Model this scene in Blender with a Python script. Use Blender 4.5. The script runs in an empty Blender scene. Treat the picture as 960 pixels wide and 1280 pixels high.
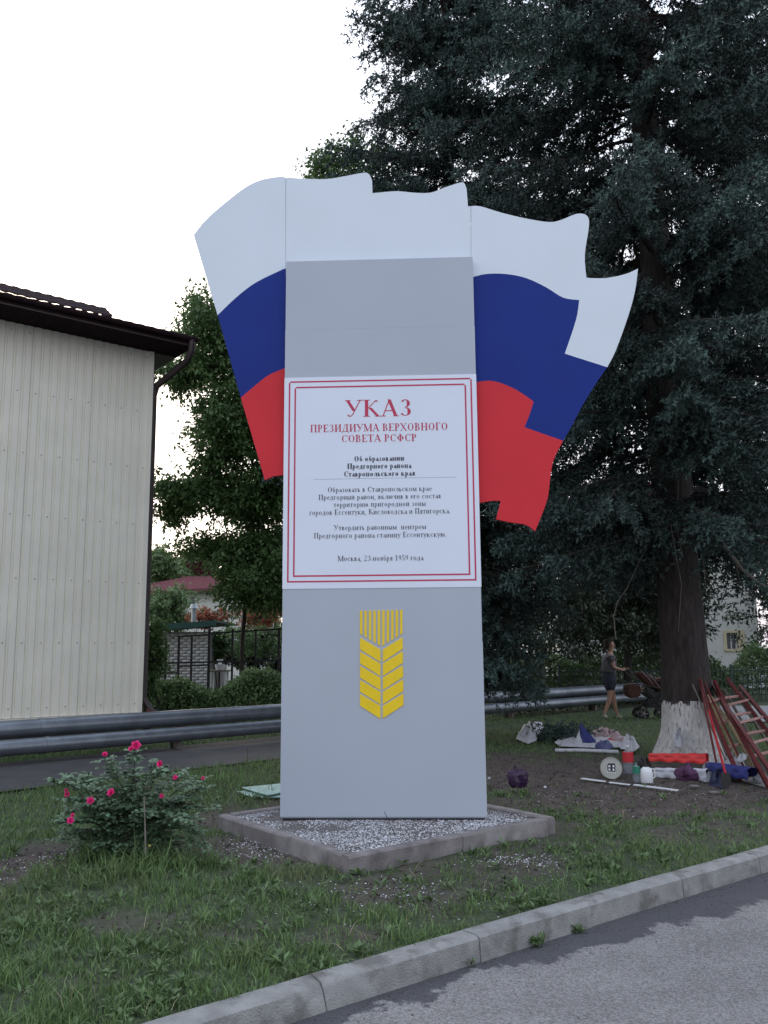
import bpy, bmesh, math, random
import numpy as np
from mathutils import Vector, Matrix
sc = bpy.context.scene
COL = sc.collection
R = math.radians
random.seed(7)
rng = np.random.default_rng(7)

# ---------------------------------------------------------------- camera
FPX = 1100.0; PITCH = R(9.04); ROLL = 0.0078; CAMZ = 1.5
_f = Vector((0, math.cos(PITCH), math.sin(PITCH)))
_u = Vector((0, -math.sin(PITCH), math.cos(PITCH)))
_r = Vector((1, 0, 0))
CR = _r * math.cos(ROLL) - _u * math.sin(ROLL)
CU = _r * math.sin(ROLL) + _u * math.cos(ROLL)
CF = _f
cam = bpy.data.cameras.new('camera')
cam_o = bpy.data.objects.new('camera', cam); COL.objects.link(cam_o)
cam.sensor_fit = 'VERTICAL'; cam.sensor_height = 36; cam.lens = FPX / 1280 * 36
cam.clip_start = 0.05; cam.clip_end = 3000
m = Matrix((CR, CU, -CF)).transposed().to_4x4()
m.translation = Vector((0, 0, CAMZ)); cam_o.matrix_world = m
sc.camera = cam_o
CP = Vector((0, 0, CAMZ))

# ---------------------------------------------------------------- world, sun, exposure
w = bpy.data.worlds.new('World'); sc.world = w; w.use_nodes = True
nt = w.node_tree; nt.nodes.clear()
N = nt.nodes.new; L = nt.links.new
SUN_EL, SUN_AZ = 24, -28       # veiled sun stands behind the scene, to the left (azimuth from +Y)
sky = N('ShaderNodeTexSky'); sky.sky_type = 'NISHITA'; sky.sun_disc = False
sky.sun_elevation = R(SUN_EL); sky.sun_rotation = R(SUN_AZ); sky.dust_density = 3
bg1 = N('ShaderNodeBackground'); bg1.inputs[1].default_value = 0.06; L(sky.outputs[0], bg1.inputs[0])
tc = N('ShaderNodeTexCoord'); sp = N('ShaderNodeSeparateXYZ'); L(tc.outputs['Generated'], sp.inputs[0])
rp = N('ShaderNodeValToRGB'); L(sp.outputs[2], rp.inputs[0])
e = rp.color_ramp.elements
e[0].position = 0.0; e[0].color = (0.74, 0.72, 0.83, 1)
e[1].position = 0.75; e[1].color = (1.06, 1.18, 1.42, 1)
x = rp.color_ramp.elements.new(0.16); x.color = (0.86, 0.83, 0.92, 1)
x = rp.color_ramp.elements.new(0.34); x.color = (1.0, 0.99, 1.0, 1)
bg2 = N('ShaderNodeBackground'); bg2.inputs[1].default_value = 1.06; L(rp.outputs[0], bg2.inputs[0])
ad = N('ShaderNodeAddShader'); L(bg1.outputs[0], ad.inputs[0]); L(bg2.outputs[0], ad.inputs[1])
wo = N('ShaderNodeOutputWorld'); L(ad.outputs[0], wo.inputs[0])
sun = bpy.data.lights.new('sun', 'SUN'); sun.energy = 0.5; sun.angle = R(25); sun.color = (1, .93, .85)
sun_o = bpy.data.objects.new('sun', sun); COL.objects.link(sun_o)
sd = Vector((math.sin(R(SUN_AZ)) * math.cos(R(SUN_EL)), math.cos(R(SUN_AZ)) * math.cos(R(SUN_EL)), math.sin(R(SUN_EL))))
sun_o.rotation_euler = sd.to_track_quat('Z', 'Y').to_euler()
sun_o.location = sd * 50
sc.view_settings.view_transform = 'Standard'; sc.view_settings.look = 'None'
sc.view_settings.exposure = 0.0; sc.view_settings.gamma = 1.0
sc.cycles.max_bounces = 6; sc.cycles.transparent_max_bounces = 8

# ---------------------------------------------------------------- placing
def ray(px, py):
    return CR * (px - 480) + CU * (640 - py) + CF * FPX
def G(px, py, z=0.0):
    d = ray(px, py); return CP + d * ((z - CAMZ) / d.z)
def AY(px, py, y):
    d = ray(px, py); return CP + d * (y / d.y)

# ---------------------------------------------------------------- object helpers
def tag(o, label=None, cat=None, group=None, kind=None):
    if label: o['label'] = label
    if cat: o['category'] = cat
    if group: o['group'] = group
    if kind: o['kind'] = kind
    return o
def empty(name, loc, label, cat, group=None, rz=0):
    o = bpy.data.objects.new(name, None); COL.objects.link(o)
    o.location = loc; o.rotation_euler = (0, 0, rz); o.empty_display_size = .1
    bpy.context.view_layer.update()
    return tag(o, label, cat, group)
def link(name, me, mat=None, parent=None, smooth=False):
    o = bpy.data.objects.new(name, me); COL.objects.link(o)
    if mat is not None:
        for mm in (mat if isinstance(mat, (list, tuple)) else [mat]):
            if len(me.materials) < (len(mat) if isinstance(mat, (list, tuple)) else 1): me.materials.append(mm)
    if parent is not None:
        o.parent = parent
        mw = Matrix.Identity(4); p = parent
        while p is not None:
            mw = Matrix.LocRotScale(p.location, p.rotation_euler, p.scale) @ mw; p = p.parent
        # keep world coordinates of the vertices: move them into the parent's space
        if not me.get('_loc'):
            me.transform(mw.inverted())
    if smooth:
        for p in me.polygons: p.use_smooth = True
    return o
def arr(name, V, F, mat, parent=None, rnd=None, smooth=False):
    """V (n,3), F (m,k) uniform faces"""
    V = np.asarray(V, dtype=np.float32); F = np.asarray(F, dtype=np.int32)
    me = bpy.data.meshes.new(name); k = F.shape[1]
    me.vertices.add(len(V)); me.vertices.foreach_set('co', V.ravel())
    me.loops.add(F.size); me.loops.foreach_set('vertex_index', F.ravel())
    me.polygons.add(len(F)); me.polygons.foreach_set('loop_start', np.arange(0, F.size, k, dtype=np.int32))
    if rnd is not None:
        a = me.attributes.new('rnd', 'FLOAT', 'FACE'); a.data.foreach_set('value', np.asarray(rnd, dtype=np.float32))
    me.update(calc_edges=True)
    if smooth: me.polygons.foreach_set('use_smooth', np.ones(len(F), dtype=bool))
    return link(name, me, mat, parent)

class MB:
    """collects simple solids, then links them as one mesh object"""
    def __init__(s): s.v = []; s.f = []
    def add(s, v, f):
        n = len(s.v); s.v += [Vector(p) for p in v]; s.f += [tuple(i + n for i in q) for q in f]; return s
    def box(s, c, d, M=None):
        c = Vector(c); hx, hy, hz = d[0] / 2, d[1] / 2, d[2] / 2
        p = [Vector((a * hx, b * hy, g * hz)) for g in (-1, 1) for b in (-1, 1) for a in (-1, 1)]
        if M is not None: p = [M @ q for q in p]
        return s.add([c + q for q in p], [(0, 2, 3, 1), (4, 5, 7, 6), (0, 1, 5, 4), (2, 6, 7, 3), (0, 4, 6, 2), (1, 3, 7, 5)])
    def beam(s, a, b, w, h, up=(0, 0, 1)):
        a = Vector(a); b = Vector(b); d = (b - a); l = d.length; d.normalize()
        x = d.cross(Vector(up))
        if x.length < 1e-4: x = Vector((1, 0, 0))
        x.normalize(); y = x.cross(d)
        v = [p + x * (i * w / 2) + y * (j * h / 2) for p in (a, b) for j in (-1, 1) for i in (-1, 1)]
        return s.add(v, [(0, 1, 3, 2), (4, 6, 7, 5), (0, 4, 5, 1), (2, 3, 7, 6), (0, 2, 6, 4), (1, 5, 7, 3)])
    def tube(s, pts, r, n=8, cap=True):
        pts = [Vector(p) for p in pts]
        if not isinstance(r, (list, tuple)): r = [r] * len(pts)
        V = []; prev = None
        for i, p in enumerate(pts):
            d = (pts[min(i + 1, len(pts) - 1)] - pts[max(i - 1, 0)]).normalized()
            if prev is None:
                x = d.orthogonal().normalized()
            else:
                x = (prev - d * prev.dot(d)).normalized()
            prev = x; y = d.cross(x)
            for k in range(n):
                a = 2 * math.pi * k / n
                V.append(p + (x * math.cos(a) + y * math.sin(a)) * r[i])
        Fc = []
        for i in range(len(pts) - 1):
            for k in range(n):
                Fc.append((i * n + k, i * n + (k + 1) % n, (i + 1) * n + (k + 1) % n, (i + 1) * n + k))
        if cap:
            Fc.append(tuple(range(n - 1, -1, -1))); Fc.append(tuple((len(pts) - 1) * n + k for k in range(n)))
        return s.add(V, Fc)
    def lathe(s, c, prof, n=20, M=None, axis=None):
        """prof: list of (r,z) revolved about z at c"""
        V = []
        for (r, z) in prof:
            for k in range(n):
                a = 2 * math.pi * k / n; p = Vector((r * math.cos(a), r * math.sin(a), z))
                if M is not None: p = M @ p
                V.append(Vector(c) + p)
        Fc = []
        for i in range(len(prof) - 1):
            for k in range(n):
                Fc.append((i * n + k, i * n + (k + 1) % n, (i + 1) * n + (k + 1) % n, (i + 1) * n + k))
        if prof[0][0] > 1e-5: Fc.append(tuple(range(n - 1, -1, -1)))
        if prof[-1][0] > 1e-5: Fc.append(tuple((len(prof) - 1) * n + k for k in range(n)))
        return s.add(V, Fc)
    def prism(s, poly, off):
        """closed polygon of 3D points extruded by vector off"""
        n = len(poly); off = Vector(off)
        v = [Vector(p) for p in poly] + [Vector(p) + off for p in poly]
        f = [tuple(range(n)), tuple(range(2 * n - 1, n - 1, -1))] + [(i, i + n, (i + 1) % n + n, (i + 1) % n) for i in range(n)]
        return s.add(v, f)
    def build(s, name, mat, parent=None, smooth=False, bevel=0):
        me = bpy.data.meshes.new(name); me.from_pydata([tuple(p) for p in s.v], [], s.f); me.update()
        bm = bmesh.new(); bm.from_mesh(me); bmesh.ops.recalc_face_normals(bm, faces=bm.faces)
        if bevel:
            bmesh.ops.bevel(bm, geom=[e for e in bm.edges if len(e.link_faces) == 2 and e.calc_face_angle(0) > .6], offset=bevel, segments=2, affect='EDGES', clamp_overlap=True)
        bm.to_mesh(me); bm.free()
        o = link(name, me, mat, parent, smooth)
        if smooth: 
            try: me.set_sharp_from_angle(angle=R(40))
            except Exception: pass
        return o

def copy_tree(o, parent=None, moved=None):
    c = o.copy(); COL.objects.link(c)
    if parent is not None: c.parent = parent
    for ch in list(o.children): copy_tree(ch, c)
    return c

def wob(x, y, sc_=1.0, seed=0, octs=3):
    """smooth pseudo noise -1..1 on numpy arrays"""
    r = np.random.default_rng(1000 + seed); t = 0; amp = 1; tot = 0
    for o in range(octs):
        for k in range(5):
            a = r.uniform(0, 2 * np.pi); f = sc_ * (2.1 ** o) * r.uniform(.6, 1.4); ph = r.uniform(0, 6.3)
            t = t + amp * np.sin((x * np.cos(a) + y * np.sin(a)) * f * 2 * np.pi + ph)
        tot += amp * 2.2; amp *= .55
    return t / tot

# ---------------------------------------------------------------- materials
def mat(name, col, rough=.7, var=.15, scale=8, bump=0, bscale=60, metal=0, col2=None, f2=(.5, .62), s2=3, spec=.5, detail=5, coord='Object', alpha=None, trans=0, use_rnd=False, stretch=None):
    mt = bpy.data.materials.new(name); mt.use_nodes = True; nt = mt.node_tree; n = nt.nodes; l = nt.links.new
    b = n['Principled BSDF']; b.inputs['Roughness'].default_value = rough; b.inputs['Metallic'].default_value = metal
    b.inputs['Specular IOR Level'].default_value = spec
    tc = n.new('ShaderNodeTexCoord'); src = tc.outputs[coord]
    if stretch:
        mp = n.new('ShaderNodeMapping'); mp.inputs['Scale'].default_value = stretch; l(src, mp.inputs[0]); src = mp.outputs[0]
    nz = n.new('ShaderNodeTexNoise'); nz.inputs['Scale'].default_value = scale; nz.inputs['Detail'].default_value = detail; l(src, nz.inputs[0])
    rp = n.new('ShaderNodeValToRGB'); e = rp.color_ramp.elements
    c = col
    e[0].position = .3; e[0].color = (c[0] * (1 - var), c[1] * (1 - var), c[2] * (1 - var), 1)
    e[1].position = .7; e[1].color = (min(1, c[0] * (1 + var)), min(1, c[1] * (1 + var)), min(1, c[2] * (1 + var)), 1)
    if use_rnd:
        at = n.new('ShaderNodeAttribute'); at.attribute_name = 'rnd'
        mx = n.new('ShaderNodeMath'); mx.operation = 'MULTIPLY_ADD'; mx.inputs[1].default_value = .75
        m2 = n.new('ShaderNodeMath'); m2.operation = 'MULTIPLY'; m2.inputs[1].default_value = .5
        l(nz.outputs[0], m2.inputs[0]); l(at.outputs['Fac'], mx.inputs[0]); l(m2.outputs[0], mx.inputs[2]); l(mx.outputs[0], rp.inputs[0])
        e[0].position = .15; e[1].position = .95
    else: l(nz.outputs[0], rp.inputs[0])
    out = rp.outputs[0]
    if col2 is not None:
        n2 = n.new('ShaderNodeTexNoise'); n2.inputs['Scale'].default_value = s2; n2.inputs['Detail'].default_value = 6; l(src, n2.inputs[0])
        r2 = n.new('ShaderNodeValToRGB'); r2.color_ramp.elements[0].position = f2[0]; r2.color_ramp.elements[1].position = f2[1]; 
        mx = n.new('ShaderNodeMix'); mx.data_type = 'RGBA'; l(n2.outputs[0], r2.inputs[0]); l(r2.outputs[0], mx.inputs[0])
        l(out, mx.inputs[6]); mx.inputs[7].default_value = (*col2, 1); out = mx.outputs[2]
    l(out, b.inputs['Base Color'])
    if bump:
        n3 = n.new('ShaderNodeTexNoise'); n3.inputs['Scale'].default_value = bscale; n3.inputs['Detail'].default_value = 6; l(src, n3.inputs[0])
        bp = n.new('ShaderNodeBump'); bp.inputs['Strength'].default_value = min(1, bump); bp.inputs['Distance'].default_value = .01 * max(1, bump); l(n3.outputs[0], bp.inputs['Height']); l(bp.outputs[0], b.inputs['Normal'])
    if trans:
        tr = n.new('ShaderNodeBsdfTranslucent'); l(out, tr.inputs[0]); ms = n.new('ShaderNodeMixShader'); ms.inputs[0].default_value = trans
        o = n['Material Output']; l(b.outputs[0], ms.inputs[1]); l(tr.outputs[0], ms.inputs[2]); l(ms.outputs[0], o.inputs[0])
    return mt

M = {}
M['white'] = mat('panel_white', (.66, .73, .81), .42, .02, 2)
M['grey'] = mat('panel_grey', (.405, .45, .525), .5, .03, 1.2)
M['poster'] = mat('poster_white', (.70, .76, .87), .45, .015, 2)
M['blue'] = mat('flag_blue', (.007, .026, .21), .6, .05, 2, spec=.22)
M['red'] = mat('flag_red', (.62, .032, .045), .6, .05, 2, spec=.22)
M['ink_red'] = mat('ink_red', (.50, .03, .09), .6, .03, 4)
M['ink_black'] = mat('ink_black', (.05, .055, .09), .6, .03, 4)
M['yellow'] = mat('emblem_yellow', (.85, .60, .005), .5, .05, 9)
M['kerb'] = mat('kerb_concrete', (.255, .255, .25), .85, .2, 9, .9, 110, col2=(.14, .138, .13), f2=(.52, .68), s2=7)
M['kerb2'] = mat('bed_kerb_concrete', (.20, .185, .185), .9, .2, 7, .6, 90, col2=(.11, .10, .10), f2=(.5, .7), s2=5)
M['bark'] = mat('spruce_bark', (.034, .028, .026), .95, .5, 18, 3, 30, stretch=(1, 1, .25))
M['bark2'] = mat('bark_brown', (.032, .027, .024), .95, .3, 10, .8, 30)
M['whitewash'] = mat('whitewashed_bark', (.56, .55, .54), .95, .25, 30, 3.0, 30, col2=(.20, .19, .18), f2=(.60, .68), s2=34, stretch=(1, 1, .3))
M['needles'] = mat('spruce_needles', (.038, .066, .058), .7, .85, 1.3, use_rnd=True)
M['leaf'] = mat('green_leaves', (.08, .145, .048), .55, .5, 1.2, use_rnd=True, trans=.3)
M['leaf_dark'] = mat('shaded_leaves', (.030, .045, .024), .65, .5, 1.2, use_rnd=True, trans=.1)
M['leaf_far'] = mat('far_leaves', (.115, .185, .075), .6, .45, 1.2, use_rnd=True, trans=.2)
M['leaf_red'] = mat('orange_red_leaves', (.30, .10, .05), .6, .4, 1.2, use_rnd=True, trans=.2)
M['rose_leaf'] = mat('rose_leaves', (.09, .15, .085), .5, .45, 4, use_rnd=True, trans=.12)
M['rose_pink'] = mat('pink_petals', (.75, .03, .22), .5, .25, 60, use_rnd=False, trans=.15)
M['grass'] = mat('grass_blades', (.108, .175, .062), .6, .6, .9, use_rnd=True, trans=.28, col2=(.155, .18, .085), f2=(.52, .7), s2=1.1)
M['weed'] = mat('weed_leaves', (.085, .14, .05), .55, .4, 2, use_rnd=True, trans=.2)
M['pipe'] = mat('galvanised_pipe', (.20, .225, .26), .34, .2, 6, .15, 30, metal=.6, col2=(.12, .135, .155), f2=(.5, .7), s2=1.5)
M['siding'] = mat('cream_siding', (.74, .72, .63), .5, .05, 1.5, 0, col2=(.68, .66, .57), f2=(.5, .8), s2=.8)
M['roofbrown'] = mat('dark_brown_metal', (.024, .013, .016), .9, .2, 5, spec=.15)
M['darkbrown'] = mat('brown_trim', (.028, .018, .018), .5, .2, 5)
M['plinth'] = mat('dark_plinth', (.05, .045, .045), .9, .2, 5)
M['maroon'] = mat('maroon_roof', (.085, .018, .028), .9, .2, 3, spec=.1)
M['maroon_board'] = mat('maroon_board', (.09, .022, .03), .55, .2, 9)
M['plaster'] = mat('pale_plaster', (.55, .56, .52), .9, .08, 2)
M['cream'] = mat('cream_surround', (.55, .50, .33), .8, .05, 2)
M['glass'] = mat('window_glass', (.05, .06, .07), .15, .1, 2)
M['iron'] = mat('dark_iron', (.016, .016, .018), .6, .2, 8)
M['greeniron'] = mat('green_painted_iron', (.02, .045, .035), .55, .2, 8)
M['greenroof'] = mat('green_fascia', (.015, .065, .055), .6, .2, 8)
M['zinc'] = mat('zinc_flue', (.35, .38, .42), .4, .1, 5, metal=.5)
M['dryleaf'] = mat('dry_yellow_leaf', (.42, .34, .08), .7, .2, 30)
M['straw'] = mat('dry_straw', (.30, .26, .16), .8, .3, 5, use_rnd=True)
M['whiteplastic'] = mat('white_plastic', (.72, .74, .77), .45, .05, 5)
M['whitecloth'] = mat('white_cloth', (.50, .51, .56), .75, .12, 12)
M['bluecloth'] = mat('blue_cloth', (.018, .028, .17), .6, .25, 12)
M['redcloth'] = mat('red_sheet', (.60, .025, .025), .45, .15, 8)
M['pinkcloth'] = mat('pinkish_cloth', (.36, .25, .27), .8, .25, 20)
M['purple'] = mat('dark_purple_plastic', (.035, .012, .05), .4, .4, 14, .5, 40)
M['mesh'] = mat('purple_net', (.10, .035, .10), .7, .6, 60, 1, 90)
M['navy'] = mat('navy_plastic', (.012, .016, .045), .5, .5, 20)
M['black'] = mat('black_plastic', (.012, .012, .014), .5, .2, 10)
M['tin'] = mat('dull_tin', (.36, .36, .33), .5, .12, 8, metal=.3)
M['ladder'] = mat('dark_red_paint', (.125, .020, .022), .5, .35, 18)
M['rung'] = mat('worn_pink_paint', (.40, .22, .20), .6, .35, 40)
M['polewood'] = mat('pale_pole_wood', (.36, .285, .16), .75, .2, 20, .2, 80)
M['greywood'] = mat('grey_pole_wood', (.16, .14, .12), .85, .25, 20)
M['redpaint'] = mat('bright_red_paint', (.42, .012, .02), .45, .15, 10)
M['deadwood'] = mat('bare_dead_branch', (.17, .15, .13), .9, .25, 12)
M['skin'] = mat('skin', (.42, .24, .17), .6, .06, 6)
M['hair'] = mat('brown_hair', (.03, .018, .012), .6, .3, 30)
M['shirt'] = mat('grey_patterned_top', (.13, .12, .135), .9, .5, 26)
M['shorts'] = mat('dark_blue_shorts', (.028, .032, .05), .9, .2, 20)
M['shoe'] = mat('pale_shoe', (.42, .42, .36), .7, .1, 20)
M['pramcloth'] = mat('brown_pram_cloth', (.085, .035, .025), .85, .3, 14)
M['mint'] = mat('mint_sheet', (.28, .42, .38), .5, .2, 6)
M['label_red'] = mat('red_label', (.5, .02, .03), .5, .05, 5)
M['label_green'] = mat('green_label', (.02, .20, .13), .5, .05, 5)
M['gravel_w'] = mat('pale_chippings', (.50, .51, .545), .8, .6, 3, use_rnd=True)
M['clod'] = mat('soil_clods', (.055, .042, .038), .95, .4, 3, use_rnd=True)
M['screw'] = mat('screw_head', (.30, .29, .26), .5, .1, 5)
def glassy(name, col, fac=.55):
    mt = bpy.data.materials.new(name); mt.use_nodes = True; n = mt.node_tree.nodes; l = mt.node_tree.links.new
    b = n['Principled BSDF']; b.inputs['Base Color'].default_value = (*col, 1); b.inputs['Roughness'].default_value = .15
    t = n.new('ShaderNodeBsdfTransparent'); t.inputs[0].default_value = (.85, .88, .9, 1); ms = n.new('ShaderNodeMixShader'); ms.inputs[0].default_value = fac
    l(b.outputs[0], ms.inputs[1]); l(t.outputs[0], ms.inputs[2]); l(ms.outputs[0], n['Material Output'].inputs[0]); return mt
M['clear'] = glassy('clear_plastic', (.35, .38, .42)); M['film'] = glassy('plastic_film', (.4, .41, .44), .4)

# ---------------------------------------------------------------- ground, road, kerb
kb_top = [G(175, 1278, .03), G(385, 1222, .03), G(480, 1188, .03), G(575, 1163, .03), G(713, 1124, .03), G(830, 1093, .03), G(905, 1072, .03), G(960, 1056, .03)]
kx = np.array([p.x for p in kb_top]); ky = np.array([p.y for p in kb_top])
cf = np.polyfit(kx, ky, 3)
X0, X1 = kx[0] - .3, kx[-1] + .3
def kerb_y(x):
    """back edge of the kerb"""
    x = np.asarray(x, dtype=float)
    y = np.polyval(cf, np.clip(x, X0, X1)); d = np.polyder(cf)
    y = y + np.where(x < X0, (x - X0) * np.polyval(d, X0), 0) + np.where(x > X1, (x - X1) * np.polyval(d, X1), 0)
    return y
ROADZ = -.09
def ell(px, py, rx, ry, s=1.0):
    c = G(px, py); a = G(px + rx, py); b0 = G(px, py + ry); b1 = G(px, py - ry)
    return (c.x, (b0.y + b1.y) / 2, abs(a.x - c.x), abs(b1.y - b0.y) / 2, s)
SOIL = [ell(790, 985, 205, 42), ell(960, 985, 120, 40), ell(660, 975, 70, 34), ell(20, 1085, 56, 28), ell(470, 1115, 60, 22, .75), ell(545, 1128, 60, 20, .6),
        ell(655, 1078, 60, 22, .7), ell(330, 1058, 60, 22, .9), ell(160, 1155, 60, 14, .55), ell(430, 1170, 60, 14, .6), ell(110, 1228, 60, 12, .5), ell(880, 1040, 90, 14, .6), ell(300, 1165, 40, 12, .5),
        ell(470, 1040, 250, 50, .8), ell(610, 1110, 60, 14, .5)]
def soil(x, y):
    x = np.asarray(x, float); y = np.asarray(y, float)
    n = wob(x, y, .9, 3) * .30 + wob(x, y, 3, 4) * .22
    v = np.zeros_like(x)
    for (cx, cy, a, b, s) in SOIL:
        d = np.sqrt(((x - cx) / a) ** 2 + ((y - cy) / b) ** 2) + n
        v = np.maximum(v, s * np.clip((1.15 - d) / .35, 0, 1))
    return v
def gz(x, y):
    x = np.asarray(x, float); y = np.asarray(y, float)
    d = np.clip((y - kerb_y(x)) / .5, 0, 1)
    return .012 * d * wob(x, y, .8, 9) + .010 * d * wob(x, y, 4, 10)
def axis(lo, hi, step, far):
    a = list(np.arange(lo, hi + 1e-6, step)); s = step
    v = hi
    while v < far: s *= 1.45; v += s; a.append(v)
    s = step; v = lo; b = []
    while v > -far: s *= 1.45; v -= s; b.append(v)
    return np.array(b[::-1] + a)
def sheet(name, xs, ts, fy, fz, mt, attr=None):
    X, T = np.meshgrid(xs, ts); Y = fy(X, T); Z = fz(X, Y)
    V = np.stack([X, Y, Z], -1).reshape(-1, 3); nx = len(xs); ny = len(ts)
    i = np.arange(nx - 1)[None, :] + nx * np.arange(ny - 1)[:, None]; i = i.ravel()
    F = np.stack([i, i + 1, i + 1 + nx, i + nx], 1)
    o = arr(name, V, F, mt, smooth=True)
    if attr is not None:
        a = o.data.attributes.new('msk', 'FLOAT', 'POINT'); a.data.foreach_set('value', attr(X, Y, T).ravel().astype(np.float32))
    tag(o, kind='structure'); return o
xs = axis(-7, 9.5, .09, 500)
tsg = [0]; st = .08
while tsg[-1] < 11: tsg.append(tsg[-1] + st); st = min(.14, st * 1.01)
while tsg[-1] < 700: tsg.append(tsg[-1] + st); st *= 1.3
def ground_mat():
    mt = mat('lawn_soil', (.062, .049, .042), .95, .35, 5, 1.2, 45, col2=(.10, .088, .082), f2=(.55, .72), s2=9)
    n = mt.node_tree.nodes; l = mt.node_tree.links.new; b = n['Principled BSDF']
    src = b.inputs['Base Color'].links[0].from_socket
    at = n.new('ShaderNodeAttribute'); at.attribute_name = 'msk'
    tcn = n.new('ShaderNodeTexCoord'); nz = n.new('ShaderNodeTexNoise'); nz.inputs['Scale'].default_value = 22; nz.inputs['Detail'].default_value = 6; l(tcn.outputs['Object'], nz.inputs[0])
    rp = n.new('ShaderNodeValToRGB'); e = rp.color_ramp.elements; e[0].position = .35; e[0].color = (.022, .036, .016, 1); e[1].position = .7; e[1].color = (.060, .082, .038, 1); l(nz.outputs[0], rp.inputs[0])
    mx = n.new('ShaderNodeMix'); mx.data_type = 'RGBA'; l(at.outputs['Fac'], mx.inputs[0]); l(rp.outputs[0], mx.inputs[6]); l(src, mx.inputs[7]); l(mx.outputs[2], b.inputs['Base Color'])
    return mt
sheet('lawn', xs, np.array(tsg), lambda X, T: kerb_y(X) + T, gz, ground_mat(), lambda X, Y, T: soil(X, Y))
def road_mat():
    mt = bpy.data.materials.new('asphalt'); mt.use_nodes = True; n = mt.node_tree.nodes; l = mt.node_tree.links.new; b = n['Principled BSDF']; b.inputs['Roughness'].default_value = .85
    tcn = n.new('ShaderNodeTexCoord'); P = tcn.outputs['Object']
    def nz(s, d=6, r=.6):
        q = n.new('ShaderNodeTexNoise'); q.inputs['Scale'].default_value = s; q.inputs['Detail'].default_value = d; q.inputs['Roughness'].default_value = r; l(P, q.inputs[0]); return q.outputs[0]
    def ramp(src, a, ca, b_, cb):
        q = n.new('ShaderNodeValToRGB'); e = q.color_ramp.elements; e[0].position = a; e[0].color = ca; e[1].position = b_; e[1].color = cb; l(src, q.inputs[0]); return q.outputs[0]
    def mixc(f, a, b_):
        q = n.new('ShaderNodeMix'); q.data_type = 'RGBA'; l(f, q.inputs[0]); l(a, q.inputs[6])
        if isinstance(b_, tuple): q.inputs[7].default_value = b_
        else: l(b_, q.inputs[7])
        return q.outputs[2]
    base = ramp(nz(2.2, 8, .65), .35, (.155, .149, .141, 1), .68, (.245, .236, .224, 1))
    vo = n.new('ShaderNodeTexVoronoi'); vo.inputs['Scale'].default_value = 115; l(P, vo.inputs[0])
    sc_ = n.new('ShaderNodeSeparateColor'); l(vo.outputs['Color'], sc_.inputs[0])
    stone = ramp(sc_.outputs[0], .15, (.06, .06, .065, 1), .95, (.36, .35, .36, 1))
    q = n.new('ShaderNodeMix'); q.data_type = 'RGBA'; q.inputs[0].default_value = .42; l(base, q.inputs[6]); l(stone, q.inputs[7]); c = q.outputs[2]
    cr = ramp(nz(1.1, 10, .75), .62, (0, 0, 0, 1), .70, (1, 1, 1, 1)); c = mixc(cr, c, (.10, .10, .105, 1))
    at = n.new('ShaderNodeAttribute'); at.attribute_name = 'msk'
    mm = n.new('ShaderNodeMath'); mm.operation = 'MULTIPLY_ADD'; mm.inputs[1].default_value = .55; l(nz(3.2, 9, .65), mm.inputs[0]); l(at.outputs['Fac'], mm.inputs[2])
    dm = ramp(mm.outputs[0], .765, (0, 0, 0, 1), .79, (1, 1, 1, 1)); 
    dk = ramp(nz(60, 5), .3, (.050, .050, .056, 1), .75, (.085, .084, .092, 1)); c = mixc(dm, c, dk)
    l(c, b.inputs['Base Color'])
    bp = n.new('ShaderNodeBump'); bp.inputs['Strength'].default_value = .6; bp.inputs['Distance'].default_value = .006; l(vo.outputs['Distance'], bp.inputs['Height']); l(bp.outputs[0], b.inputs['Normal'])
    return mt
def kerb_front(X):
    dd = np.polyval(np.polyder(cf), np.clip(X, X0, X1)); return kerb_y(X) - .15 * np.sqrt(1 + dd ** 2)
trd = [0, .1, .2, .3, .4, .5, .65, .8, 1, 1.2, 1.5, 2, 3, 4, 6, 9, 14, 25, 50, 100, 200, 400, 700]
def damp(X, Y, T):
    wd = np.interp(X, [-.5, .2, .9, 1.7, 3.0, 5], [.10, .18, .27, .46, .62, .7])
    return np.clip(.5 + (wd - T) * .55, 0, 1)
sheet('road', axis(-7, 9.5, .15, 500), np.array(trd), lambda X, T: kerb_front(X) + .02 - T, lambda X, Y: ROADZ + 0 * X, road_mat(), damp)
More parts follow.
